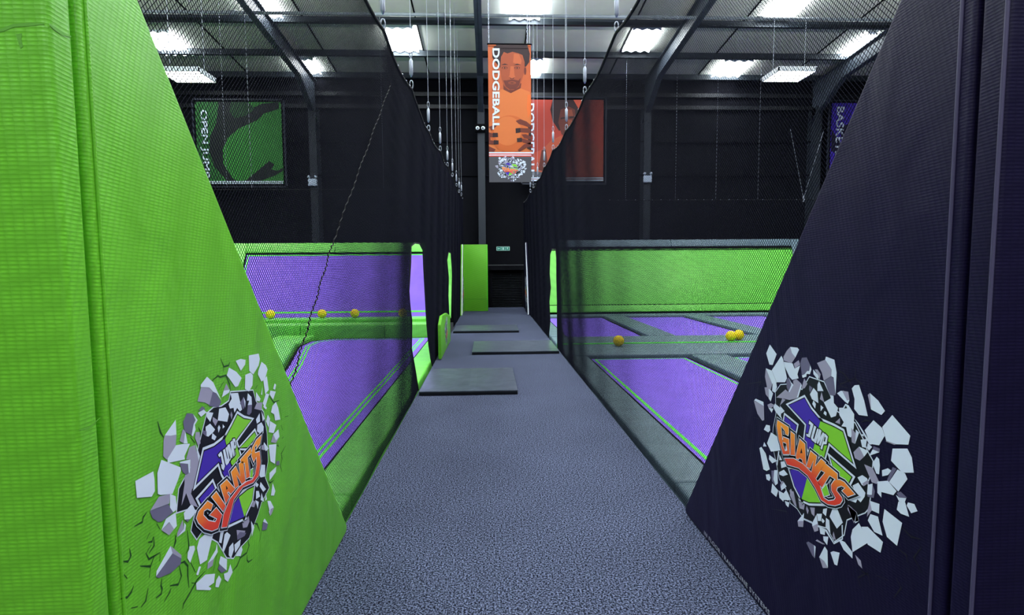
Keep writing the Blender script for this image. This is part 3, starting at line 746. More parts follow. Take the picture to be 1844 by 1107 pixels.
# loose wires between the nets
for px, y, lab in ((815, 14.5, 'thin loose wire left of the centre column'), (1018, 12.0, 'thin loose wire right of the banner reaching the right net top'), (962, 15.0, 'thin wire close behind the right edge of the banner')):
    t = ony(px, 330, y)
    hang_cable(t.x, y, {815: 4.0, 1018: 4.9, 962: 3.95}[px], lab, 'loose wires between the nets', turn=False)

# ------------------------------------------------------------------ walkway mats
GM = 'black vinyl landing mats on the walkway'
def landing_mat(x0, x1, y0, y1, h, lab, seamt=0.5):
    r = empty('landing_mat', ((x0 + x1) / 2, (y0 + y1) / 2, 0.0), label=lab, cat='mat', group=GM)
    obj('side_band', MB().box(x0, x1, y0, y1, 0.001, h - 0.012), M_MATEDGE, r, bevel=0.008)
    b = MB(); n = 14; vs = []
    for j in range(n + 1):
        for i in range(n + 1):
            u, v = i / n, j / n; e = min(u, v, 1 - u, 1 - v)
            z = h - 0.006 + 0.006 * min(1, e * 8) + 0.0025 * math.sin(u * 17 + v * 5) * math.sin(v * 13 + 2)
            if abs(u - seamt) < 0.04: z -= 0.004
            vs.append((x0 + (x1 - x0) * u, y0 + (y1 - y0) * v, z))
    b.add(vs, [(j * (n + 1) + i, j * (n + 1) + i + 1, (j + 1) * (n + 1) + i + 1, (j + 1) * (n + 1) + i) for j in range(n) for i in range(n)])
    b.box(x0 + 0.001, x1 - 0.001, y0 + 0.001, y1 - 0.001, h - 0.03, h - 0.0065)
    obj('top_cover', b, M_MAT, r, smooth=False)
a = onz(752, 713, 0); c = onz(933, 713, 0); t = onz(926, 661, 0.06)
landing_mat(-0.87, c.x, a.y, t.y, 0.06, 'worn black landing mat on the left of the walkway, nearest the camera')
a = onz(850, 639, 0); c = onz(1003, 638, 0); t = onz(980, 612, 0.06)
landing_mat(a.x, 1.24, a.y, t.y, 0.06, 'black landing mat against the right net, middle of the three')
a = onz(818, 600, 0); c = onz(935, 600, 0); t = onz(925, 584, 0.06)
landing_mat(-0.85, c.x, a.y, t.y, 0.06, 'black landing mat on the left of the walkway, farthest of the three', 0.45)

# ------------------------------------------------------------------ printed logo, drawn on a flat plane (a = reading direction, v = up), metres
REG = {'1': (1350, 610, 6.919), '2': (1500, 640, 6.919), '3': (1350, 740, 6.919), '4': (1500, 780, 6.919), '5': (1400, 880, 6.919), '8': (1220, 600, 2.183),
       'a': (340, 630, 6.15), 'b': (230, 720, 6.919), 'c': (340, 770, 6.15), 'd': (230, 860, 6.919), 'e': (340, 920, 6.919), 'f': (210, 940, 6.919), 'p': (0, 0, 1.0)}
def parse(txt, to_plane):
    out = []
    for line in txt.strip().split('\n'):
        line = line.strip()
        if not line: continue
        for item in line.split(';'):
            item = item.strip()
            if not item: continue
            head, *nums = item.split(' ')
            reg = REG[head[0]]; kind = head[1:]
            n = [float(v) for v in ' '.join(nums).replace(',', ' ').split()]
            pts = [to_plane(reg[0] + n[i] / reg[2], reg[1] + n[i + 1] / reg[2]) for i in range(0, len(n), 2)]
            out.append((kind, pts, [(n[i], n[i + 1]) for i in range(0, len(n), 2)]))
    return out

ROCK_R = '''
1W 255,70 340,190 290,325 250,320 210,180;1W 510,100 600,110 620,135 575,230 530,175;1G 510,100 530,175 575,230 525,305 430,270 425,225 465,150
1W 400,210 420,250 470,490 445,540 340,540 280,390;1W 430,285 540,305 565,370 635,330 600,440 615,490 535,510 500,470 440,340;1G 615,265 635,320 570,365 555,310
1D 655,235 715,230 760,330 740,400 690,440 655,460 635,300;1W 760,330 775,380 755,440 715,435 710,470 665,485 655,455 690,440 720,400 745,400
1G 205,370 285,560 265,640 220,600 195,470;1W 205,365 280,395 340,545 285,560;1W 290,560 335,545 345,600 320,670 285,650
1G 190,605 240,600 245,740 205,690;1W 240,600 295,680 265,780 240,740;1G 55,770 180,830 185,1010 160,1020 100,930;1W 80,745 175,785 180,835 60,765
1G 225,820 270,800 315,825 265,870 240,860;1W 240,860 300,870 280,920;1W 320,805 400,870 395,960 415,1010 330,910 300,850
1G 585,500 645,555 600,740 500,760 410,740 335,730 450,630 490,665 550,575 545,520;1D 485,480 530,560 490,660 465,600 462,520;1W 490,480 520,540 550,570 500,665 488,660 525,570
1W 645,555 655,580 610,730 590,735;1G 685,490 725,560 690,615 650,620;1G 845,300 945,260 1025,380 1020,465 930,520 905,420
1W 955,220 1060,260 1088,420 1075,690 1050,480 1020,465 1025,380 945,260;1D 935,520 1020,470 1050,490 1075,700 1010,710 975,630
1W 795,380 865,460 860,515 800,440;1G 850,380 890,440 875,515 860,460 815,380;1W 870,525 925,650 850,650 850,570;1D 750,580 790,610 760,670 745,630
1W 800,610 850,670 860,800 780,750 755,690;1G 900,660 935,790 880,750;1W 800,765 830,810 820,870 785,810
1W 1010,700 1050,710 1055,800 1107,860 1080,960 1020,980 930,790 1015,740;1W 890,825 925,855 890,900;1W 940,895 965,920 960,960 925,930;1G 1130,985 1130,1060 1070,1040
1G 410,740 450,760 380,830;1W 380,830 440,900 400,930
2W 240,410 275,370 330,365 395,560 440,755 330,740 270,665 275,540;2W 470,470 570,560 655,690 610,740 480,670;2G 440,490 470,465 480,670
2W 100,440 140,440 210,560 190,600 150,570 55,470;2G 120,440 195,450 210,550 180,560
2W 160,600 200,620 270,730 265,900 230,1020 190,1000 170,890 110,880 140,830 85,740 80,650 130,650;2K 165,620 185,655 145,660
2W 270,780 320,840 490,1107 460,1107 300,830;2G 235,900 290,970 280,1100 240,1080;2W 290,920 330,960 280,1100
2W 510,805 620,905 650,1000 580,1118 470,1100 400,930;2W 745,740 970,1000 945,1110 800,1105 670,1060 620,890;2G 670,1060 800,1105 770,1112 665,1070
4W 350,80 430,70 415,180 370,170;4W 440,120 495,170 455,215 430,180;4W 345,15 385,10 390,40;4D 510,160 590,190 585,235 500,200;4W 500,200 585,235 455,280
4G 330,165 395,290 340,340 280,310 260,235;4W 330,165 450,220 395,290;4W 750,190 935,190 990,300 1015,490 870,490 730,340
4W 550,290 580,320 590,400 580,510 545,500 495,375;4W 690,435 735,465 690,520 620,535 615,460;4D 750,420 800,440 700,605 680,580
4W 810,450 905,500 935,570 820,725 705,605;4G 395,385 500,430 580,600 550,630 490,610;4W 560,600 690,590 800,720 760,770 610,730 610,800 560,740
4W 370,520 430,560 440,590 370,650 310,550;4G 440,580 455,615 385,660 370,625;4W 320,615 410,740 400,790 350,860 310,820 290,865 170,820 300,790 250,650
4W 440,640 500,625 490,770 430,760;4D 500,640 530,720 515,805 440,790 430,765 490,765;4D 800,740 850,725 930,800 830,800;4W 820,850 905,860 955,1040 850,1000 800,950
4W 790,765 830,800 920,805 900,860 830,850;4W 940,860 1020,880 1060,970 980,995 925,900;4W 465,840 585,880 580,1000 490,960;4G 465,840 490,960 430,1040 440,940
4G 200,890 300,980 270,1107 185,940;4W 300,980 330,1090 270,1107
8W 815,690 885,745 865,835 825,800 808,740;8W 760,710 790,720 808,795 775,780 750,735;8W 690,770 715,745 755,820 690,860 683,800;8W 725,760 750,760 810,820 800,862 750,830
8W 634,808 660,820 690,860 690,885 655,850;8G 700,870 722,893 728,925 712,908
5W 335,300 330,400 255,400;5G 255,400 330,400 325,475 265,470;5D 390,655 460,700 480,760 470,865 440,830 365,670;5W 460,700 482,720 470,865
5W 595,715 630,770 635,980 590,900 525,850;5G 525,850 590,900 635,985 570,985;5W 665,790 700,775 780,795 750,955 715,940
5W 690,250 750,245 820,420 745,495 655,345;5W 610,360 650,390 665,550 605,480;5W 495,310 560,310 550,400 510,400;5W 565,365 595,400 575,430 555,400
5W 490,320 510,450 440,470 435,430;5G 440,465 510,430 515,520 465,535;5W 525,470 600,510 595,575 540,560;5W 575,590 640,595 625,700 580,640
5G 500,630 600,690 570,690 480,645;5G 880,200 990,290 960,430 920,330;5W 990,290 1020,400 970,430;5G 410,230 470,235 465,345 430,310;5G 370,210 395,270 380,315 360,250
5W 575,250 625,240 610,340 570,300;5W 100,40 130,40 170,130 130,145 90,100;5W 20,20 90,60 80,160 30,110;5W 95,150 155,170 140,230 110,200
5G 165,30 205,30 245,230 215,200 160,80;5G 260,110 345,190 335,260 280,240;5W 335,365 440,410 435,422 335,377
5W 510,455 620,510 710,670 810,615 805,450 820,450 822,630 710,690 600,520 505,470;5G 705,530 735,640 700,620 695,570
3W 210,170 255,180 260,240 235,265 180,230;3W 270,265 350,320 385,490 270,505 220,400;3W 185,385 215,440 170,440;3W 150,445 205,530 255,725 215,745 175,725 125,460
3W 250,545 350,620 285,650 245,600;3W 390,630 440,625 465,690 400,710;3W 370,760 430,730 480,790 420,810 475,835 375,790;3D 275,740 310,740 300,870 325,930 280,870
3W 310,735 350,735 355,900 325,925 300,850;3W 205,790 250,785 265,830 250,870 215,850;3G 410,870 430,880 390,940 385,920;3W 430,885 465,940 400,990 390,940
3W 285,900 360,990 335,1070 270,1010;3W 460,980 520,1107 420,1107 430,1020;3G 520,965 575,1107 530,1100 500,990;3W 360,500 375,500 350,680 340,670;3W 375,540 410,610 375,610
'''
BACK_R = '1K 330,680 470,610 660,600 750,480 930,540 1000,740 1090,860 1160,1000 1260,1090 1290,1180 1400,1400;'
BACK_R = 'pK 1397,706 1406,693 1422,692 1445,702 1458,679 1484,688 1496,714 1506,740 1524,752 1540,762 1554,790 1562,812 1572,830 1570,850 1562,868 1568,890 1564,915 1558,922 1525,935 1520,962 1503,974 1490,950 1470,944 1448,934 1436,915 1424,905 1416,880 1404,862 1398,830 1391,800 1393,770 1398,745'
SH_R = '''
3P 500,-74 690,-159 770,-19 890,125 800,470 740,470 695,370 720,160
3N 890,125 1060,200 1168,259 1288,637 1107,480 990,375 925,605 800,480
3P 450,65 590,180 575,250 440,130
3N 1020,590 1278,822 1238,902 1107,800 1060,720
3P 510,735 570,725 640,760 725,830 656,1093 570,930
3N 725,830 800,890 870,1010 935,1139 746,1134 656,1093
'''
TX_R = '''
3O 360,112 495,200 500,262 492,305 458,285 452,245 402,178 428,432 455,500 482,490 470,400 425,380 430,322 502,350 512,535 430,535 375,350 350,180
3O 525,252 574,290 577,550 525,545;3O 637,348 702,408 717,682 675,642 668,600 630,580 622,600 595,590 590,555;3K 660,460 672,522 645,525
3O 772,495 850,560 828,690 905,595 958,640 838,837 785,765 812,610 765,712 722,690;3O 950,650 1107,780 1107,862 1010,800 915,952 862,880 955,765 905,735
3O 1323,1032 1238,1064 1168,992 1208,957 1158,927 1108,947 1093,987 1163,1077 1170,1110 1140,1155 1076,1174 986,1159 906,1105 830,950 735,800 620,705 480,665 447,590 560,590 680,660 800,780 890,930 935,1079 996,1119 1066,1109 1086,1079 1036,989 1030,920 1070,860 1140,855 1195,885
'''
GAP_R = '3N 970,910 1010,1040 945,1060 915,980'
JU_R = '''
3W 755,118 808,165 762,330 722,312 716,282 742,288 770,170 748,160;3W 815,178 842,196 800,342 816,346 855,215 872,225 822,388 785,362 775,330
3W 880,220 908,245 890,325 925,262 948,285 895,432 875,420 898,350 862,412 848,395 862,322 836,402 818,390;3W 952,278 987,318 970,412 932,412 915,482 893,465;3K 948,315 960,330 950,380 935,375
'''
CRK_R = '''
1L 500,0 495,100;2L 60,180 140,225 220,340 240,390;2L 285,150 275,280 350,350 385,350;2L 85,370 185,405;2L 350,830 410,805 470,820
8L 720,930 750,950 760,990;8L 870,850 900,870 905,900;8L 880,760 920,800 960,810;8L 960,840 930,880 960,940;8L 300,280 330,350;8L 270,200 330,190 310,230;8L 1000,750 1030,790
8L 750,940 710,960 720,1000;8L 780,950 830,970;8L 370,690 430,700 435,745;8L 300,330 350,345;8L 700,175 640,200 620,150;8L 860,960 880,1000 850,1040;8L 500,760 520,800
'''
ROCK_L = '''
aW 515,120 570,98 625,110 620,160 572,230;aW 660,60 770,40 782,100 770,170 710,270 665,230;aW 440,195 520,240 580,310 540,400 510,410 440,310 415,280
aW 800,130 850,170 868,215 840,320 800,350 760,270 765,230;aW 620,275 680,250 705,280 700,390 660,460 615,430
aW 195,295 265,360 355,560 300,480 260,460 220,415 125,410 125,385;aG 130,415 220,412 260,465 225,610 170,580 90,570;aD 260,460 285,460 355,575 325,635 220,620
aG 410,370 445,440 380,450;aW 380,450 450,440 440,470 360,525;aW 860,290 880,440 840,490 820,330;aW 945,370 962,385 950,440 928,430;aW 900,450 960,460 930,550 890,490
aW 850,480 885,490 840,640 815,590;aW 830,600 860,640 850,660 820,630;aW 455,480 540,475 555,540 585,660 560,680 530,640 500,695 490,640 450,650 435,600 470,540
aD 600,520 620,600 600,660 560,590;aW 600,520 622,570 618,640;aW 650,480 690,520 695,610 650,610 665,560 640,560;aD 650,610 695,605 690,690 665,720 640,710
aW 740,465 790,540 780,570 740,560;aW 810,410 808,500 795,490;aG 750,580 810,580 800,670 720,650;aW 960,575 985,640 1008,770 950,780 940,710 905,690 920,620
aW 780,700 785,790 750,815 740,770;aW 800,675 835,760 815,790;aW 870,715 895,760 880,860 850,790;aW 895,785 965,830 935,920 880,910;aW 330,650 400,635 440,710 420,795 315,780
aW 185,685 265,695 230,795 190,740;aG 260,740 320,780 290,840 260,790;aD 145,620 175,650 165,680 100,670;aW 160,660 190,690 130,740 95,695
aW 230,815 285,880 265,910 210,960 185,950 180,850;aD 150,890 190,900 190,960 150,925;aW 255,920 300,960 280,1000 245,980;aW 330,830 345,860 325,915 315,860;aW 370,820 393,850 370,870
aG 465,680 480,720 470,770 455,720;aW 800,800 825,850 820,920 790,930 750,900 755,830;aG 990,880 1000,960 960,1030 905,1020 930,930;aW 930,935 985,880 1000,960 960,1000
bD 730,165 805,170 835,250 805,400 790,440 700,390 685,270;bW 810,175 865,250 830,310 840,370 805,455 790,440 815,300 840,250
bW 590,245 600,430 530,445 455,440;bG 455,440 530,447 600,430 590,570 480,745 435,700 440,500
bG 760,590 830,560 890,800 820,1107 700,1107 700,950 770,900 775,740 720,740;dG 710,0 830,-10 780,200 870,370 770,330 720,190 660,350
bW 770,545 700,700 490,725 590,565 700,545;bW 490,725 700,700 705,740 490,785;bG 680,360 710,390 690,540 640,510;bW 710,390 740,540 690,540
dW 85,40 310,-80 325,20 330,165 290,235 105,250;dW 410,-225 650,-130 655,-90 620,20 550,200 400,215 365,200 360,-60;bD 640,790 740,795 755,900 760,960 680,900
bW 650,770 775,740 770,900 755,920 745,795 640,785;bW 840,545 895,700 880,790;bG 840,400 890,400 900,540 870,570 830,470;bG 580,870 645,860 580,930
dG 380,235 520,200 510,320 270,410;dD 270,415 500,325 560,430 420,545 370,550 300,500;dW 520,200 590,230 610,390 560,430 520,370;dW 590,430 605,600 570,640 510,550 410,655 470,510
dG 510,555 570,640 510,715 415,655;dW 795,320 830,400 870,400 770,515 700,520 690,440;dD 700,520 770,515 740,550;dG 680,520 690,640 610,735 610,690;dW 700,560 720,590 710,660 610,740 690,640
fW 665,295 690,385 485,680 490,610;fD 690,390 800,450 790,520 670,630 520,695 480,680;fG 665,295 800,410 800,450 690,390;dW 780,850 825,850 830,890 770,1060 735,1000 740,930
eW 125,350 200,285 300,290 275,380 220,610 135,665 95,460;eW 85,900 200,790 320,780 310,890 240,940 275,960 260,985 90,980;eW 370,800 400,850 365,950 325,945 335,860
eW 390,560 470,600 465,740 375,660 370,640;eD 375,665 460,740 400,770 355,720;eW 510,660 540,760 480,880 440,850 430,780 480,760;eW 345,400 355,510 300,600 230,650 330,480
eG 230,650 310,590 290,680 225,725;eW 470,260 515,300 430,510 410,500 440,290;eW 390,250 430,250 400,400 370,390;eW 545,390 555,480 520,590 490,550 495,450;eW 640,350 630,430 570,520 560,420
eW 650,430 665,480 640,560 580,560;eG 590,235 700,245 680,300 600,330;eD 630,260 710,270 690,310 600,360 595,310;eG 740,60 750,130 720,200 670,210 660,150
eW 770,120 810,200 780,320;eD 920,130 980,165 960,230 905,240;eW 940,90 985,160 920,130;eW 0,440 60,430 70,480 0,620;eW 990,0 1030,0 1010,60;eW 120,690 145,690 110,800 85,790
cW 880,190 965,180 950,400 900,370 890,290;cD 965,370 1000,365 1000,410 960,415;cW 965,430 960,490 890,585 890,500;cW 925,610 955,700 940,750 905,750
cW 780,410 840,410 840,540 790,550 760,490;cW 790,600 850,680 820,710 780,650;cW 865,810 900,810 935,880 890,930;cG 900,900 940,880 910,960 890,970
cW 830,160 880,230 850,260 820,200;cG 800,200 830,180 840,250 800,240;cW 740,700 770,700 785,760 740,790;cW 730,800 770,820 760,900;cW 800,720 830,820 790,800;cW 845,720 860,790 840,810
cG 700,800 740,820 720,880 680,870;cW 740,600 770,630 750,660 720,620
'''
BACK_L = 'pK 358,802 372,745 384,734 398,732 412,722 415,706 455,703 460,722 474,742 480,780 482,830 477,860 484,878 470,905 464,925 448,968 432,985 420,1004 408,1003 392,975 380,968 364,955 354,970 344,955 350,925 340,915 318,922 322,880 338,850 352,826'
SH_L = '''
cP 160,260 270,215 385,125 465,455 435,530 400,560 365,500 325,370 80,610
cN 530,-141 600,-96 680,-86 505,140 555,310 480,420 460,400 390,125 470,-20
cP 250,620 275,680 140,860 105,785;cN 720,50 740,100 640,215 560,220
cP 545,770 605,985 440,1060 430,1010 470,880;cN 545,770 640,690 710,655 690,800 605,985
'''
TX_L = '''
cO 190,812 250,850 228,912 190,893 150,920 145,970 200,1030 275,1045 298,1005 215,965 288,886 352,965 307,1113 240,1140 160,1118 90,1050 68,1000 90,930
cO 238,765 288,708 392,865 365,927;cO 333,640 405,573 497,680 450,732 425,705 408,720 435,765 395,837;cK 395,640 415,670 400,690
cO 453,490 505,428 555,540 540,400 587,368 612,590 573,622 512,520 535,640 498,672;cO 555,355 672,223 682,275 635,330 662,540 623,562 605,385 575,398
cO 790,82 776,178 735,235 740,180 716,215 720,280 770,262 782,380 757,530 700,605 585,655 485,790 407,1095 348,1105 370,960 440,790 540,660 630,595 690,575 720,520 738,420 735,320 705,380 680,312 690,220 735,135
'''
GAP_L = 'cN 670,470 697,450 690,550 663,550'
JU_L = '''
cW 310,300 345,260 357,290 388,425 372,472 350,450 343,400 360,410 340,310 325,327;cW 365,248 387,233 413,350 420,335 393,225 412,208 447,330 430,388 405,417 390,390
cW 413,198 437,178 460,260 448,160 472,140 503,300 482,322 470,260 470,330 453,337 435,270 452,345 440,372;cW 473,123 497,118 517,190 507,228 490,232 507,292 495,312;cK 488,150 497,160 503,190 493,200
'''
CRK_L = '''
fL 730,160 735,240 710,320;fL 880,100 900,310 860,390;fL 790,510 840,490 885,545 885,660 900,820;fL 780,540 805,670 765,775 660,790;fL 560,700 550,790 565,830 555,890 485,945
fL 920,500 980,620;fL 1100,610 1000,720 940,830 830,1020 820,1080;fL 160,330 175,420 140,490 80,485;fL 460,180 465,290 400,390;fL 360,380 400,460 540,375;fL 470,410 420,550 290,545
fL 210,790 180,870 130,935 50,955;fL 390,820 360,980 300,1060;fL 260,1050 180,1070;fL 675,820 660,870 590,990;fL 90,650 130,700;fL 430,280 370,380;fL 420,550 405,690;fL 410,130 370,215;fL 930,755 990,760
fL 455,180 440,240 390,250;fL 540,390 535,490
aL 350,90 385,185 440,170 455,130;aL 385,185 385,240;aL 250,345 320,285 345,300 410,280 450,380 460,450;aL 385,350 330,440;aL 600,320 570,440;aL 760,390 735,430;aL 885,510 940,580 1000,555
bL 370,265 405,400 445,465;bL 780,460 835,535;bL 880,340 905,400 900,470;cL 1030,300 1015,430 1030,490;cL 1070,200 1020,290 1040,360;cL 980,170 995,205 970,190;cL 1030,120 1050,100
eL 350,540 300,760;eL 540,750 600,680 640,580 720,520 750,430 730,340;eL 640,580 615,550;eL 725,540 725,610 740,635 790,600;eL 800,150 850,160 885,250;eL 900,260 880,380
dL 235,430 190,490 180,550 80,605;dL 600,720 570,870;dL 360,570 400,640;cL 940,580 900,610 880,590;aL 1010,640 1030,780;aL 1060,740 1100,730;aL 1020,830 1040,890
'''
def stroke(mb, pts, w, fn, mi=0):
    n = len(pts)
    L = []; Rr = []
    for i in range(n):
        a = Vector(pts[max(i - 1, 0)]); c = Vector(pts[min(i + 1, n - 1)]); d = (c - a).normalized(); nn = Vector((-d.y, d.x))
        k = w * (0.35 if i in (0, n - 1) else 1.0) * 0.5
        L.append((pts[i][0] + nn.x * k, pts[i][1] + nn.y * k)); Rr.append((pts[i][0] - nn.x * k, pts[i][1] - nn.y * k))
    vs = [fn(*p) for p in L] + [fn(*p) for p in Rr]
    mb.add(vs, [(i, i + 1, n + i + 1, n + i) for i in range(n - 1)], mi)
def poly_add(mb, pts, fn, mi=0, att=None):
    tris = tessellate_polygon([[Vector((p[0], p[1], 0)) for p in pts]])
    mb.add([fn(*p) for p in pts], [tuple(t) for t in tris], mi, att)
LOGO = {}
def read_logo(side):
    if side == 'R': X = 1.24; T = lambda px, py: (lambda p: (-p.y, p.z))(onx(px, py, X))
    else: X = -0.87; T = lambda px, py: (lambda p: (p.y, p.z))(onx(px, py, X))
    S = {'R': (ROCK_R, BACK_R, SH_R, TX_R, GAP_R, JU_R, CRK_R), 'L': (ROCK_L, BACK_L, SH_L, TX_L, GAP_L, JU_L, CRK_L)}[side]
    LOGO[side] = [parse(s, T) for s in S]
read_logo('R'); read_logo('L')
def ink(side, raw):
    x, y = raw
    if side == 'R': return min(1, max(0.001, (y - 0.78 * x + 130) / 330))
    return min(1, max(0.001, (y + 1.0 * x - 960) / 290))
def logo(parent, side, W, crackmat, label=None, sc=1.0, cracks=True, small=False):
    """W(a, v, h): logo plane -> world, h = height of the ink layer"""
    rocks, back, sh, tx, gap, ju, crk = LOGO[side]
    e = 0.00035 * (3 if small else 1)
    b = MB()
    for k, p, r in back:
        poly_add(b, offset_poly(p, 0.004 * sc), lambda a, v: W(a, v, e), 1)
        poly_add(b, p, lambda a, v: W(a, v, 2 * e), 0)
    lg = flat('printed_logo', b, [M_INK, M_WHITE], parent, **({'label': label} if label else {}))
    b = MB(); cm = {'W': 0, 'G': 1, 'D': 2, 'K': 3}
    for i, (k, p, r) in enumerate(rocks):
        poly_add(b, p, (lambda h: (lambda a, v: W(a, v, h)))(e * (3 + (i % 6) * 0.3)), cm[k])
    flat('rubble', b, [M_WHITE, M_GREY, M_DGREY, M_INK], lg)
    b = MB(); cm = {'P': 2, 'N': 3}
    for lv, (off, mi) in enumerate(((0.0155, 0), (0.0125, 1), (0.0042, 0), (0.0, None))):
        for k, p, r in sh:
            q = offset_poly(p, off * sc) if off else p
            poly_add(b, q, (lambda h: (lambda a, v: W(a, v, h)))(e * (5 + lv)), cm[k] if mi is None else mi)
    flat('shield', b, [M_INK, M_WHITE, M_PPUR, M_PGRN], lg)
    b = MB()
    for k, p, r in tx:
        if k == 'O':
            poly_add(b, offset_poly(p, 0.0125 * sc), lambda a, v: W(a, v, e * 9.5), 1)
            poly_add(b, offset_poly(p, 0.010 * sc), lambda a, v: W(a, v, e * 10.5), 2)
            poly_add(b, offset_poly(p, 0.0028 * sc), lambda a, v: W(a, v, e * 11.5), 1)
            poly_add(b, p, lambda a, v: W(a, v, e * 12.5), 0, [ink(side, q) for q in r])
        else: poly_add(b, p, lambda a, v: W(a, v, e * 13.3), 2)
    for k, p, r in gap:
        poly_add(b, offset_poly(p, 0.0028 * sc), lambda a, v: W(a, v, e * 12.9), 1); poly_add(b, p, lambda a, v: W(a, v, e * 13.5), 3)
    for k, p, r in ju:
        if k == 'W':
            poly_add(b, offset_poly(p, 0.004 * sc), lambda a, v: W(a, v, e * 9), 2); poly_add(b, p, lambda a, v: W(a, v, e * 10), 1)
        else: poly_add(b, p, lambda a, v: W(a, v, e * 11), 2)
    flat('lettering', b, [M_ORANGE, M_WHITE, M_INK, M_PGRN], lg)
    if cracks:
        b = MB()
        for k, p, r in crk: stroke(b, p, 0.0062 * sc, lambda a, v: W(a, v, e))
        flat('printed_cracks', b, crackmat, lg)
    return lg
def logo_box(side):
    ps = [q for k, p, r in LOGO[side][0] for q in p]
    return min(p[0] for p in ps), max(p[0] for p in ps), min(p[1] for p in ps), max(p[1] for p in ps)

# ------------------------------------------------------------------ wedge pads beside the entrance
def wedge(X0, X1, top_px, tip_px, ynear, m, lab, side, seam_px):
    pt = onx(*top_px, X1 if side == 'L' else X0); tip = onx(*tip_px, X1 if side == 'L' else X0)
    # hypotenuse continued up to the near edge
    k = (pt.z - tip.z) / (pt.y - tip.y); tipy = tip.y
    znear = tip.z + k * (ynear - tipy)
    r = empty('wedge_pad', ((X0 + X1) / 2, (ynear + tipy) / 2, 0), label=lab, cat='pad')
    prof = [(ynear, 0.005), (tipy - 0.02, 0.005), (tipy, 0.03), (tipy - 0.01, 0.05), (ynear, znear)]
    b = MB().prism([(X0, y, z) for y, z in prof], (X1 - X0, 0, 0))
    obj('padded_cover', b, m, r, bevel=0.012, segs=3)
    return r, znear, k
LW, zl, kl = wedge(-0.905, -0.87, (250, 0), (625, 946), onx(174, 553, -0.87).y, M_LIME, 'tall green triangular wedge pad with shattered-rock logo on the left of the walkway', 'L', None)
RW, zr, kr = wedge(1.24, 1.275, (1622, 0), (1233, 932), onx(1728, 553, 1.24).y, M_NAVY, 'tall dark navy triangular wedge pad with shattered-rock logo on the right of the walkway', 'R', None)
# welted seam near the front edge of each wedge
obj('welt_seam', MB().tube([(-0.868, onx(187, 553, -0.87).y, z) for z in np.linspace(0.02, 2.6, 40)], 0.004, 6), M_LIME, LW, smooth=True)
obj('welt_seam', MB().tube([(1.238, onx(1705, 553, 1.24).y, z) for z in np.linspace(0.02, 2.9, 40)], 0.005, 6), mat('navy_welt', (66, 62, 88), 0.5), RW, smooth=True)
logo(LW, 'L', lambda a, v, h: (-0.8697 + h, a, v), M_CRACKG, 'shattered rock logo reading JUMP GIANTS on green')
logo(RW, 'R', lambda a, v, h: (1.2397 - h, -a, v), M_CRACKN, 'shattered rock logo reading JUMP GIANTS on navy')
# small text along the foot of the dark pad
p0 = onx(1268, 973, 1.24); p1 = onx(1386, 1112, 1.24); pa = onx(1268, 983, 1.24)
b = MB(); hz = 0.024
z0 = 0.022; z1 = 0.022
fit_text(b, 'IN FLOOR TRAMPOLINE SYSTEMS', lambda u, v: (1.2388, p0.y + (p1.y - p0.y) * u, z0 + (z1 - z0) * u + hz * v), bold=0.02, spacing=1.15)
flat('foot_lettering', b, mat('print_silver', (150, 152, 168), 0.5), RW)

def block_pad(x0, x1, y0, y1, h, m, lab):
    r = empty('corner_pad', ((x0 + x1) / 2, (y0 + y1) / 2, 0), label=lab, cat='pad')
    n = 60; mb = MB(); lean = 0.0
    mb.box(x0, x1, y0, y1, 0.002, h); obj('padded_cover', mb, m, r, bevel=0.014, segs=3)
    return r
YLc, YLg = onx(122, 553, -0.862).y, onx(166, 553, -0.862).y
YRc, YRg = onx(1787, 553, 1.235).y, onx(1733, 553, 1.235).y
LB = block_pad(-2.4, -0.862, YLc, YLg - 0.004, 3.2, M_LIME, 'tall green square-edged corner pad at the left edge, with a grey scuff')
RB = block_pad(1.235, 2.8, YRc, YRg - 0.008, 3.2, M_NAVY, 'tall dark navy corner pad at the right edge of the picture')
obj('welt_seam', MB().tube([(1.2335, YRc + 0.006, z) for z in np.linspace(0.02, 3.1, 40)], 0.005, 6), mat('navy_welt', (66, 62, 88), 0.5), RB, smooth=True)
# scuffs on the green corner pad
MSC = mat('scuff_green', (92, 158, 52), 0.6); YF_ = YLc - 0.0006
PX = lambda L: [(p.x, p.z) for p in (ony(px, py, YLc) for px, py in L)]
PY = lambda L: [(p.y, p.z) for p in (onx(px, py, -0.8615) for px, py in L)]
fn = lambda x, z: (x, YF_, z); fs_ = lambda y, z: (-0.8612, y, z)
for kind, pts, w, f_ in (('s', PX(((-30, 62), (5, 54), (25, 46), (55, 44), (80, 43))), 0.006, fn),
                         ('p', PX(((29, 62), (40, 60), (39, 72), (42, 84), (37, 88), (32, 72))), 0, fn),
                         ('s', PY(((88, 43), (100, 52), (112, 60), (128, 66))), 0.008, fs_),
                         ('s', PY(((142, 774), (160, 770), (180, 752))), 0.004, fs_)):
    b = MB()
    if kind == 's': stroke(b, pts, w, f_)
    else: poly_add(b, pts, f_)
    flat('scuff_mark', b, MSC, LB)

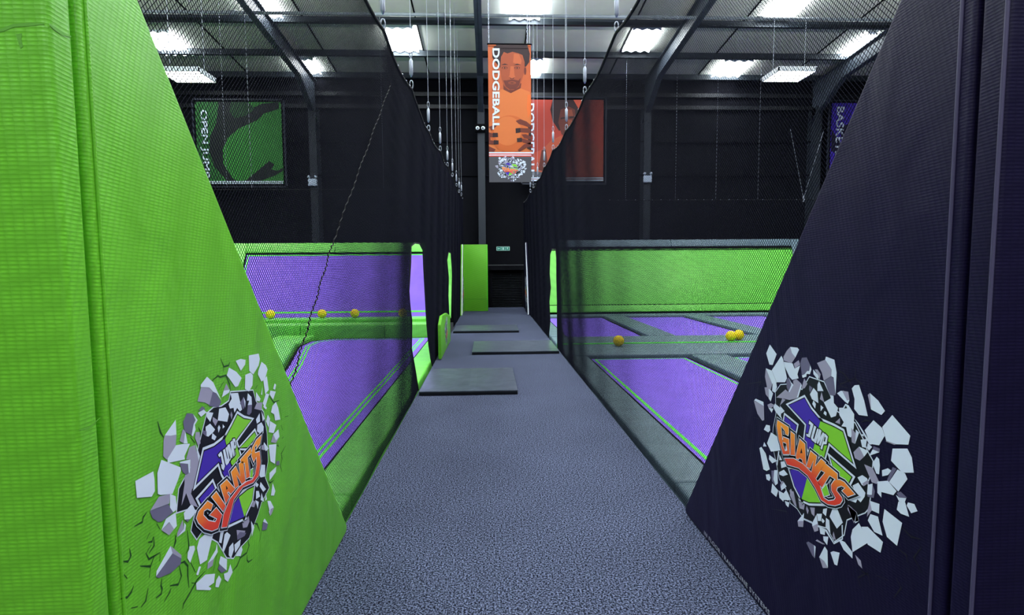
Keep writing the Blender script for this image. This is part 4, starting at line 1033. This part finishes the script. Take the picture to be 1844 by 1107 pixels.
# ------------------------------------------------------------------ small green logo pad and far end pads
def mini_logo(parent, side, W, x0, x1, z0, z1, small=True, cracks=False):
    a0, a1, v0, v1 = logo_box(side)
    s = min((x1 - x0) / (a1 - a0), (z1 - z0) / (v1 - v0)); cx, cz = (x0 + x1) / 2, (z0 + z1) / 2
    ca, cv = (a0 + a1) / 2, (v0 + v1) / 2
    return logo(parent, side, lambda a, v, h: W(cx + (a - ca) * s, cz + (v - cv) * s, h), M_CRACKG, cracks=cracks, small=small)
r = empty('wedge_pad', (-0.86, 10.4, 0), label='low green logo pad on the walkway edge between the two left net openings', cat='pad')
prof = [(9.25, 0.02), (11.5, 0.02), (11.5, 0.55), (10.6, 0.68), (9.6, 0.72), (9.25, 0.6)]
obj('padded_cover', MB().prism([(-0.86, y, z) for y, z in prof], (0.05, 0, 0)), M_LIME, r, bevel=0.012)
mini_logo(r, 'L', lambda a, v, h: (-0.8095 + h, a, v), 9.5, 11.2, 0.08, 0.62)
a = ony(840, 560, 19.0); c = ony(878, 440, 19.0)
r = empty('end_pad', ((a.x + c.x) / 2, 19.0, 0), label='upright green pad standing across the far left end of the walkway', cat='pad')
obj('padded_cover', MB().box(-0.86, c.x, 19.0, 19.12, 0.003, c.z), M_LIME, r, bevel=0.015)
obj('welt_seam', MB().tube([(c.x - 0.03, 18.995, 0.03), (c.x - 0.03, 18.995, c.z - 0.02)], 0.008, 6), M_LIMELINE, r)
obj('welt_seam', MB().tube([(-0.84, 18.995, 0.42), (c.x - 0.03, 18.995, 0.42)], 0.005, 6), mat('seam_green', (60, 130, 20), 0.5), r)
r = empty('wedge_pad', (-0.87, 17.9, 0), label='thin pale-edged green pad along the left walkway edge beside the upright end pad', cat='pad')
obj('padded_cover', MB().prism([(-0.905, y, z) for y, z in [(17.3, 0.003), (18.95, 0.003), (18.95, 2.25), (18.3, 2.25)]], (0.045, 0, 0)), M_LIME, r, bevel=0.01)
obj('edge_trim', MB().tube([(-0.857, 17.32, 0.02), (-0.857, 17.55, 0.6), (-0.857, 18.33, 2.25)], 0.02, 6), mat('pale_trim', (210, 216, 224), 0.5), r)
mini_logo(r, 'L', lambda a, v, h: (-0.8595 + h, a, v), 17.6, 18.9, 0.2, 1.2)
r = empty('wedge_pad', (1.25, 17.9, 0), label='thin pale-edged dark pad along the right walkway edge at the far end', cat='pad')
obj('padded_cover', MB().prism([(1.225, y, z) for y, z in [(17.3, 0.003), (18.95, 0.003), (18.95, 2.3), (18.3, 2.3)]], (0.045, 0, 0)), M_NAVY, r, bevel=0.01)
obj('edge_trim', MB().tube([(1.222, 17.32, 0.02), (1.222, 17.55, 0.6), (1.222, 18.33, 2.3)], 0.02, 6), mat('pale_trim', (210, 216, 224), 0.5), r)
mini_logo(r, 'R', lambda a, v, h: (1.2245 - h, -a, v), -18.9, -17.6, 0.2, 1.2)

# ------------------------------------------------------------------ dodgeball banner
O1 = mat('print_orange', (176, 84, 42), 0.55); O2 = mat('print_light_orange', (192, 102, 50), 0.55); SK = mat('print_skin', (146, 66, 36), 0.55)
SKD = mat('print_skin_shade', (98, 40, 28), 0.55); SKL = mat('print_skin_light', (172, 84, 46), 0.55); HR = mat('print_hair', (38, 16, 20), 0.55); RD = mat('print_red', (206, 66, 40), 0.55); BGREY = mat('print_charcoal', (70, 70, 76), 0.55)
YB = 12.7
bl = ony(882, 327, YB); tr = ony(954, 80, YB); tl = ony(877, 79, YB)
bx0, bx1, bz0, bz1 = tl.x + 0.02, ony(957, 327, YB).x, bl.z, tr.z
r = empty('hanging_banner', ((bx0 + bx1) / 2, YB, bz0), label='tall orange hanging banner reading DODGEBALL with a man holding a ball', cat='banner')
obj('banner_cloth', MB().box(bx0, bx1, YB, YB + 0.012, bz0, bz1), O1, r)
def bmap(x, z_): # zoom coordinates of the banner -> world
    l = 68 + (88 - 68) * (z_ - 75) / 980.0; rr = 368 + (385 - 368) * (z_ - 75) / 980.0
    u = (x - l) / (rr - l); t = (z_ - 75) / 980.0
    return bx0 + (bx1 - bx0) * min(1, max(0, u)), bz1 - (bz1 - bz0) * t
def bp(mb, pts, h, mi):
    q = [bmap(*p) for p in pts]; poly_add(mb, q, lambda x, z: (x, YB - 0.0015 - h * 0.0012, z), mi)
def ell(cx, cy, rx, ry, n=20, a0=0): return [(cx + rx * math.cos(a0 + 2 * math.pi * i / n), cy + ry * math.sin(a0 + 2 * math.pi * i / n)) for i in range(n)]
b = MB()
bp(b, [(70, 440), (100, 405), (180, 392), (230, 420), (300, 385), (365, 410), (380, 480), (380, 840), (85, 840)], 1, 1)
bp(b, [(70, 440), (100, 405), (110, 560), (85, 640)], 1.5, 0)
bp(b, [(350, 430), (372, 430), (372, 560), (355, 600), (345, 520)], 1.5, 7)
bp(b, [(178, 350), (305, 350), (300, 385), (232, 420), (180, 395)], 2, 3)
bp(b, [(115, 85), (345, 85), (362, 140), (358, 200), (335, 232), (150, 240), (100, 170), (98, 120)], 2, 5)
bp(b, [(160, 165), (180, 130), (205, 140), (240, 128), (280, 138), (310, 150), (326, 200), (326, 260), (310, 320), (288, 375), (250, 398), (215, 396), (185, 370), (165, 320), (155, 250)], 3, 2)
bp(b, [(250, 140), (285, 145), (305, 190), (300, 215), (245, 205)], 3.5, 4)
bp(b, [(200, 330), (240, 322), (285, 330), (300, 310), (290, 365), (262, 392), (225, 394), (195, 372), (178, 330)], 4, 3)
bp(b, ell(240, 347, 28, 9), 5, 2); bp(b, [(212, 347), (240, 344), (268, 347), (240, 351)], 6, 5)
bp(b, [(228, 230), (250, 230), (256, 292), (262, 306), (238, 315), (215, 306), (222, 290)], 4.5, 4); bp(b, [(220, 306), (238, 316), (258, 306), (250, 320), (228, 320)], 5, 3)
for cx in (187, 274):
    bp(b, ell(cx, 241, 20, 9), 5, 3); bp(b, ell(cx, 242, 13, 5), 6, 4); bp(b, ell(cx, 242, 5, 5), 7, 5)
    bp(b, [(cx - 26, 222), (cx, 212), (cx + 26, 220), (cx, 221)], 5, 5)
bp(b, ell(330, 262, 8, 28), 3.5, 3)
bp(b, ell(228, 712, 134, 134, 36), 7, 6); bp(b, ell(212, 690, 96, 104, 30), 7.6, 1)
# hands: five separate fingers each, closed on the ball
for pts in ([(268, 618), (300, 605), (345, 622), (372, 645), (374, 668), (340, 655), (290, 640)],
            [(300, 668), (372, 672), (376, 705), (302, 700)], [(310, 715), (340, 712), (376, 730), (376, 752), (330, 742)],
            [(310, 742), (376, 760), (376, 788), (320, 772)], [(284, 828), (330, 785), (380, 770), (380, 800), (335, 815), (298, 838)]): bp(b, pts, 9, 3)
for pts in ([(268, 672), (302, 668), (304, 700), (270, 706)], [(278, 742), (312, 738), (316, 768), (280, 770)]): bp(b, pts, 10, 5)
bp(b, [(352, 640), (380, 650), (380, 830), (350, 815), (362, 700)], 8.5, 5)
for pts in ([(76, 700), (110, 708), (112, 735), (78, 735)], [(80, 755), (118, 760), (118, 786), (82, 784)], [(82, 800), (130, 822), (118, 840), (84, 836)], [(78, 662), (130, 640), (135, 655), (100, 690)], [(80, 735), (92, 735), (94, 760), (80, 760)]): bp(b, pts, 9, 3)
for pts in ([(108, 704), (144, 704), (146, 734), (108, 736)], [(116, 756), (150, 758), (150, 786), (116, 788)]): bp(b, pts, 10, 5)
bp(b, [(68, 75), (370, 75), (370, 88), (68, 88)], 8, 0); bp(b, [(125, 76), (345, 76), (345, 104), (125, 104)], 8.5, 5)
bp(b, [(80, 842), (382, 842), (382, 852), (80, 852)], 11, 8); bp(b, [(80, 852), (382, 852), (382, 860), (80, 860)], 11, 9); bp(b, [(80, 860), (382, 860), (382, 867), (80, 867)], 11, 8); bp(b, [(80, 867), (382, 867), (382, 874), (80, 874)], 11, 9)
bp(b, [(82, 874), (384, 874), (388, 1060), (84, 1060)], 11, 10)
flat('printed_picture', b, [O1, O2, SK, SKD, SKL, HR, mat('print_ball_shade', (180, 86, 34), 0.55), mat('print_deep_orange', (206, 98, 40), 0.55), M_WHITE, RD, BGREY], r)
b = MB()
fit_text(b, 'DODGEBALL', lambda u, v: (lambda q: (q[0], YB - 0.018, q[1]))(bmap(104 + 50 * v - 4 + 6 * u, 106 + 574 * u)), bold=0.03, spacing=1.02)
flat('lettering', b, M_WHITE, r)
q0 = bmap(118, 1058); q1 = bmap(362, 872)
mini_logo(r, 'R', lambda a, v, h: (a, YB - 0.016 - h, v), q0[0], q1[0], q0[1], q1[1])
obj('top_rod', MB().tube([(bx0 - 0.02, YB, bz1), (bx1 + 0.02, YB, bz1)], 0.02, 8), M_DARK, r)
for x in (bx0 + 0.02, bx1 - 0.08):
    hb = MB(); z = bz1
    zz = z
    while zz < roofz(YB) - 0.06:
        n_ = 6; w_ = 0.011; hh = 0.03
        i_ = int(round((zz - z) / 0.048)) % 2
        pts = [(x + (w_ * math.cos(t) if i_ else 0), YB + (0 if i_ else w_ * math.cos(t)), zz + 0.03 + hh * math.sin(t)) for t in np.linspace(0, 2 * math.pi, 7)]
        hb.tube(pts, 0.0045, 4, caps=False); zz += 0.048
    obj('chain', hb, M_CHROME, r)

# ------------------------------------------------------------------ posters on the back wall
YP = BACK - 0.62
def poster(px0, py0, px1, py1, base, lab, paint, word, tx, wx=0.09):
    a = ony(px0, py1, YP); c = ony(px1, py0, YP)
    r = empty('wall_poster', ((a.x + c.x) / 2, YP, a.z), label=lab, cat='poster', group='large framed wall posters')
    X = lambda u: a.x + (c.x - a.x) * u; Z = lambda v: c.z - (c.z - a.z) * v
    obj('poster_board', MB().box(a.x, c.x, YP, YP + 0.05, a.z, c.z), base, r)
    obj('frame', MB().box(a.x - 0.12, a.x - 0.07, YP, YP + 0.06, a.z - 0.12, c.z + 0.12).box(c.x + 0.07, c.x + 0.12, YP, YP + 0.06, a.z - 0.12, c.z + 0.12).box(a.x - 0.12, c.x + 0.12, YP, YP + 0.06, a.z - 0.12, a.z - 0.07).box(a.x - 0.12, c.x + 0.12, YP, YP + 0.06, c.z + 0.07, c.z + 0.12), mat('poster_frame', (40, 44, 56), 0.5), r)
    obj('wall_bracket', MB().box(a.x + 0.2, a.x + 0.3, YP + 0.05, BACK - 0.01, a.z + 0.4, a.z + 0.5).box(c.x - 0.3, c.x - 0.2, YP + 0.05, BACK - 0.01, a.z + 0.4, a.z + 0.5).box(a.x + 0.2, a.x + 0.3, YP + 0.05, BACK - 0.01, c.z - 0.5, c.z - 0.4).box(c.x - 0.3, c.x - 0.2, YP + 0.05, BACK - 0.01, c.z - 0.5, c.z - 0.4), M_BLACK, r)
    b = MB(); ms = []
    for lv, (m, pts) in enumerate(paint):
        if m not in ms: ms.append(m)
        poly_add(b, [(X(min(1, max(0, u))), Z(min(1, max(0, v)))) for u, v in pts], (lambda h: (lambda x, z: (x, YP - h, z)))(0.002 + 0.0015 * lv), ms.index(m))
    flat('printed_picture', b, ms, r)
    b = MB()
    fit_text(b, word, lambda u, v: (X(wx - 0.045 + 0.1 * v), YP - 0.05, Z(tx[0] + (tx[1] - tx[0]) * u)), bold=0.02)
    flat('lettering', b, M_WHITE, r)
    return r
G0 = mat('poster_green', (48, 120, 44), 0.6); G1 = mat('poster_deep_green', (24, 62, 28), 0.6); G2 = mat('poster_dark', (16, 24, 22), 0.6); G3 = mat('poster_mid_green', (36, 92, 38), 0.6)
poster(358, 184, 505, 331, G0, 'large green wall poster reading OPEN JUMP with a curled jumping figure', [
    (G3, [(0, 0), (0.45, 0), (0.3, 0.25), (0.2, 0.5), (0.2, 0.8), (0.3, 0.95), (0, 0.95)]),
    (G2, [(0.28, 0.0), (0.42, 0.0), (0.42, 0.12), (0.62, 0.1), (0.78, 0.02), (0.98, 0.0), (0.98, 0.08), (0.8, 0.14), (0.72, 0.22), (0.5, 0.32), (0.36, 0.44), (0.3, 0.58), (0.3, 0.75), (0.38, 0.9), (0.44, 0.97), (0.34, 0.97), (0.2, 0.8), (0.14, 0.6), (0.16, 0.42), (0.24, 0.25)]),
    (G1, [(0.42, 0.0), (0.62, 0.0), (0.7, 0.08), (0.6, 0.16), (0.46, 0.2), (0.4, 0.12)]),
    (G2, [(0.54, 0.97), (0.7, 0.84), (0.84, 0.72), (0.9, 0.76), (0.86, 0.82), (0.94, 0.84), (1.0, 0.8), (1.0, 0.84), (0.9, 0.9), (0.76, 0.95), (0.7, 0.97)]),
    (M_WHITE, [(0.0, 0.965), (1, 0.965), (1, 0.98), (0, 0.98)]), (M_WHITE, [(0.0, 0.987), (1, 0.987), (1, 1.0), (0, 1.0)])],
    'OPEN JUMP', (0.1, 0.93))
poster(944, 180, 1087, 326, mat('poster_red_orange', (170, 66, 44), 0.6), 'large red-orange wall poster of a man, partly hidden behind the dodgeball banner', [
    (mat('poster_red', (150, 50, 36), 0.6), [(0, 0), (0.5, 0), (0.45, 0.3), (0.5, 0.5), (0.2, 0.62), (0, 0.7)]),
    (HR, [(0.36, 0.0), (0.62, 0.0), (0.68, 0.1), (0.66, 0.22), (0.6, 0.32), (0.44, 0.38), (0.36, 0.26), (0.33, 0.12)]),
    (mat('poster_skin_shade', (84, 36, 28), 0.6), [(0.46, 0.12), (0.56, 0.08), (0.64, 0.12), (0.65, 0.28), (0.6, 0.42), (0.54, 0.48), (0.47, 0.42), (0.43, 0.28)]),
    (mat('poster_skin', (120, 56, 36), 0.6), [(0.52, 0.12), (0.6, 0.12), (0.62, 0.2), (0.53, 0.2)]), (mat('poster_skin', (120, 56, 36), 0.6), [(0.55, 0.24), (0.6, 0.24), (0.62, 0.36), (0.55, 0.36)]),
    (HR, [(0.46, 0.22), (0.53, 0.205), (0.53, 0.225), (0.46, 0.24)]), (HR, [(0.57, 0.205), (0.63, 0.2), (0.63, 0.22), (0.57, 0.225)]), (HR, [(0.5, 0.39), (0.6, 0.385), (0.58, 0.405), (0.51, 0.41)]),
    (mat('poster_shirt', (158, 70, 44), 0.6), [(0.46, 0.44), (0.55, 0.5), (0.64, 0.43), (0.85, 0.5), (0.98, 0.62), (1, 0.95), (0.3, 0.95), (0.28, 0.8), (0.2, 0.92), (0.12, 0.88), (0.24, 0.6), (0.34, 0.5)]),
    (mat('poster_skin_shade', (84, 36, 28), 0.6), [(0.22, 0.62), (0.27, 0.6), (0.3, 0.8), (0.24, 0.88), (0.18, 0.86)]), (mat('poster_skin_shade', (84, 36, 28), 0.6), [(0.4, 0.6), (0.44, 0.58), (0.46, 0.9), (0.42, 0.92)]),
    (BGREY, [(0, 0.84), (0.12, 0.88), (0.3, 0.9), (0.3, 0.955), (0, 0.955)]),
    (M_WHITE, [(0.0, 0.955), (1, 0.955), (1, 0.97), (0, 0.97)]), (M_WHITE, [(0.0, 0.98), (1, 0.98), (1, 1.0), (0, 1.0)])],
    'DODGEBALL', (0.05, 0.93), 0.075)
P0 = mat('poster_purple', (66, 44, 168), 0.6); P1 = mat('poster_deep_purple', (26, 20, 52), 0.6)
poster(1494, 186, 1640, 330, P0, 'large purple wall poster reading BASKETBALL, cut off by the dark wedge pad', [
    (P1, [(0.1, 0.3), (0.3, 0.22), (0.6, 0.3), (0.8, 0.5), (0.6, 0.8), (0.3, 0.7), (0.14, 0.5)]), (P1, [(0.0, 0.32), (0.12, 0.5), (0.1, 0.62), (0, 0.6)]),
    (M_WHITE, [(0.0, 0.955), (1, 0.955), (1, 0.97), (0, 0.97)])],
    'BASKETBALL', (0.05, 0.95))
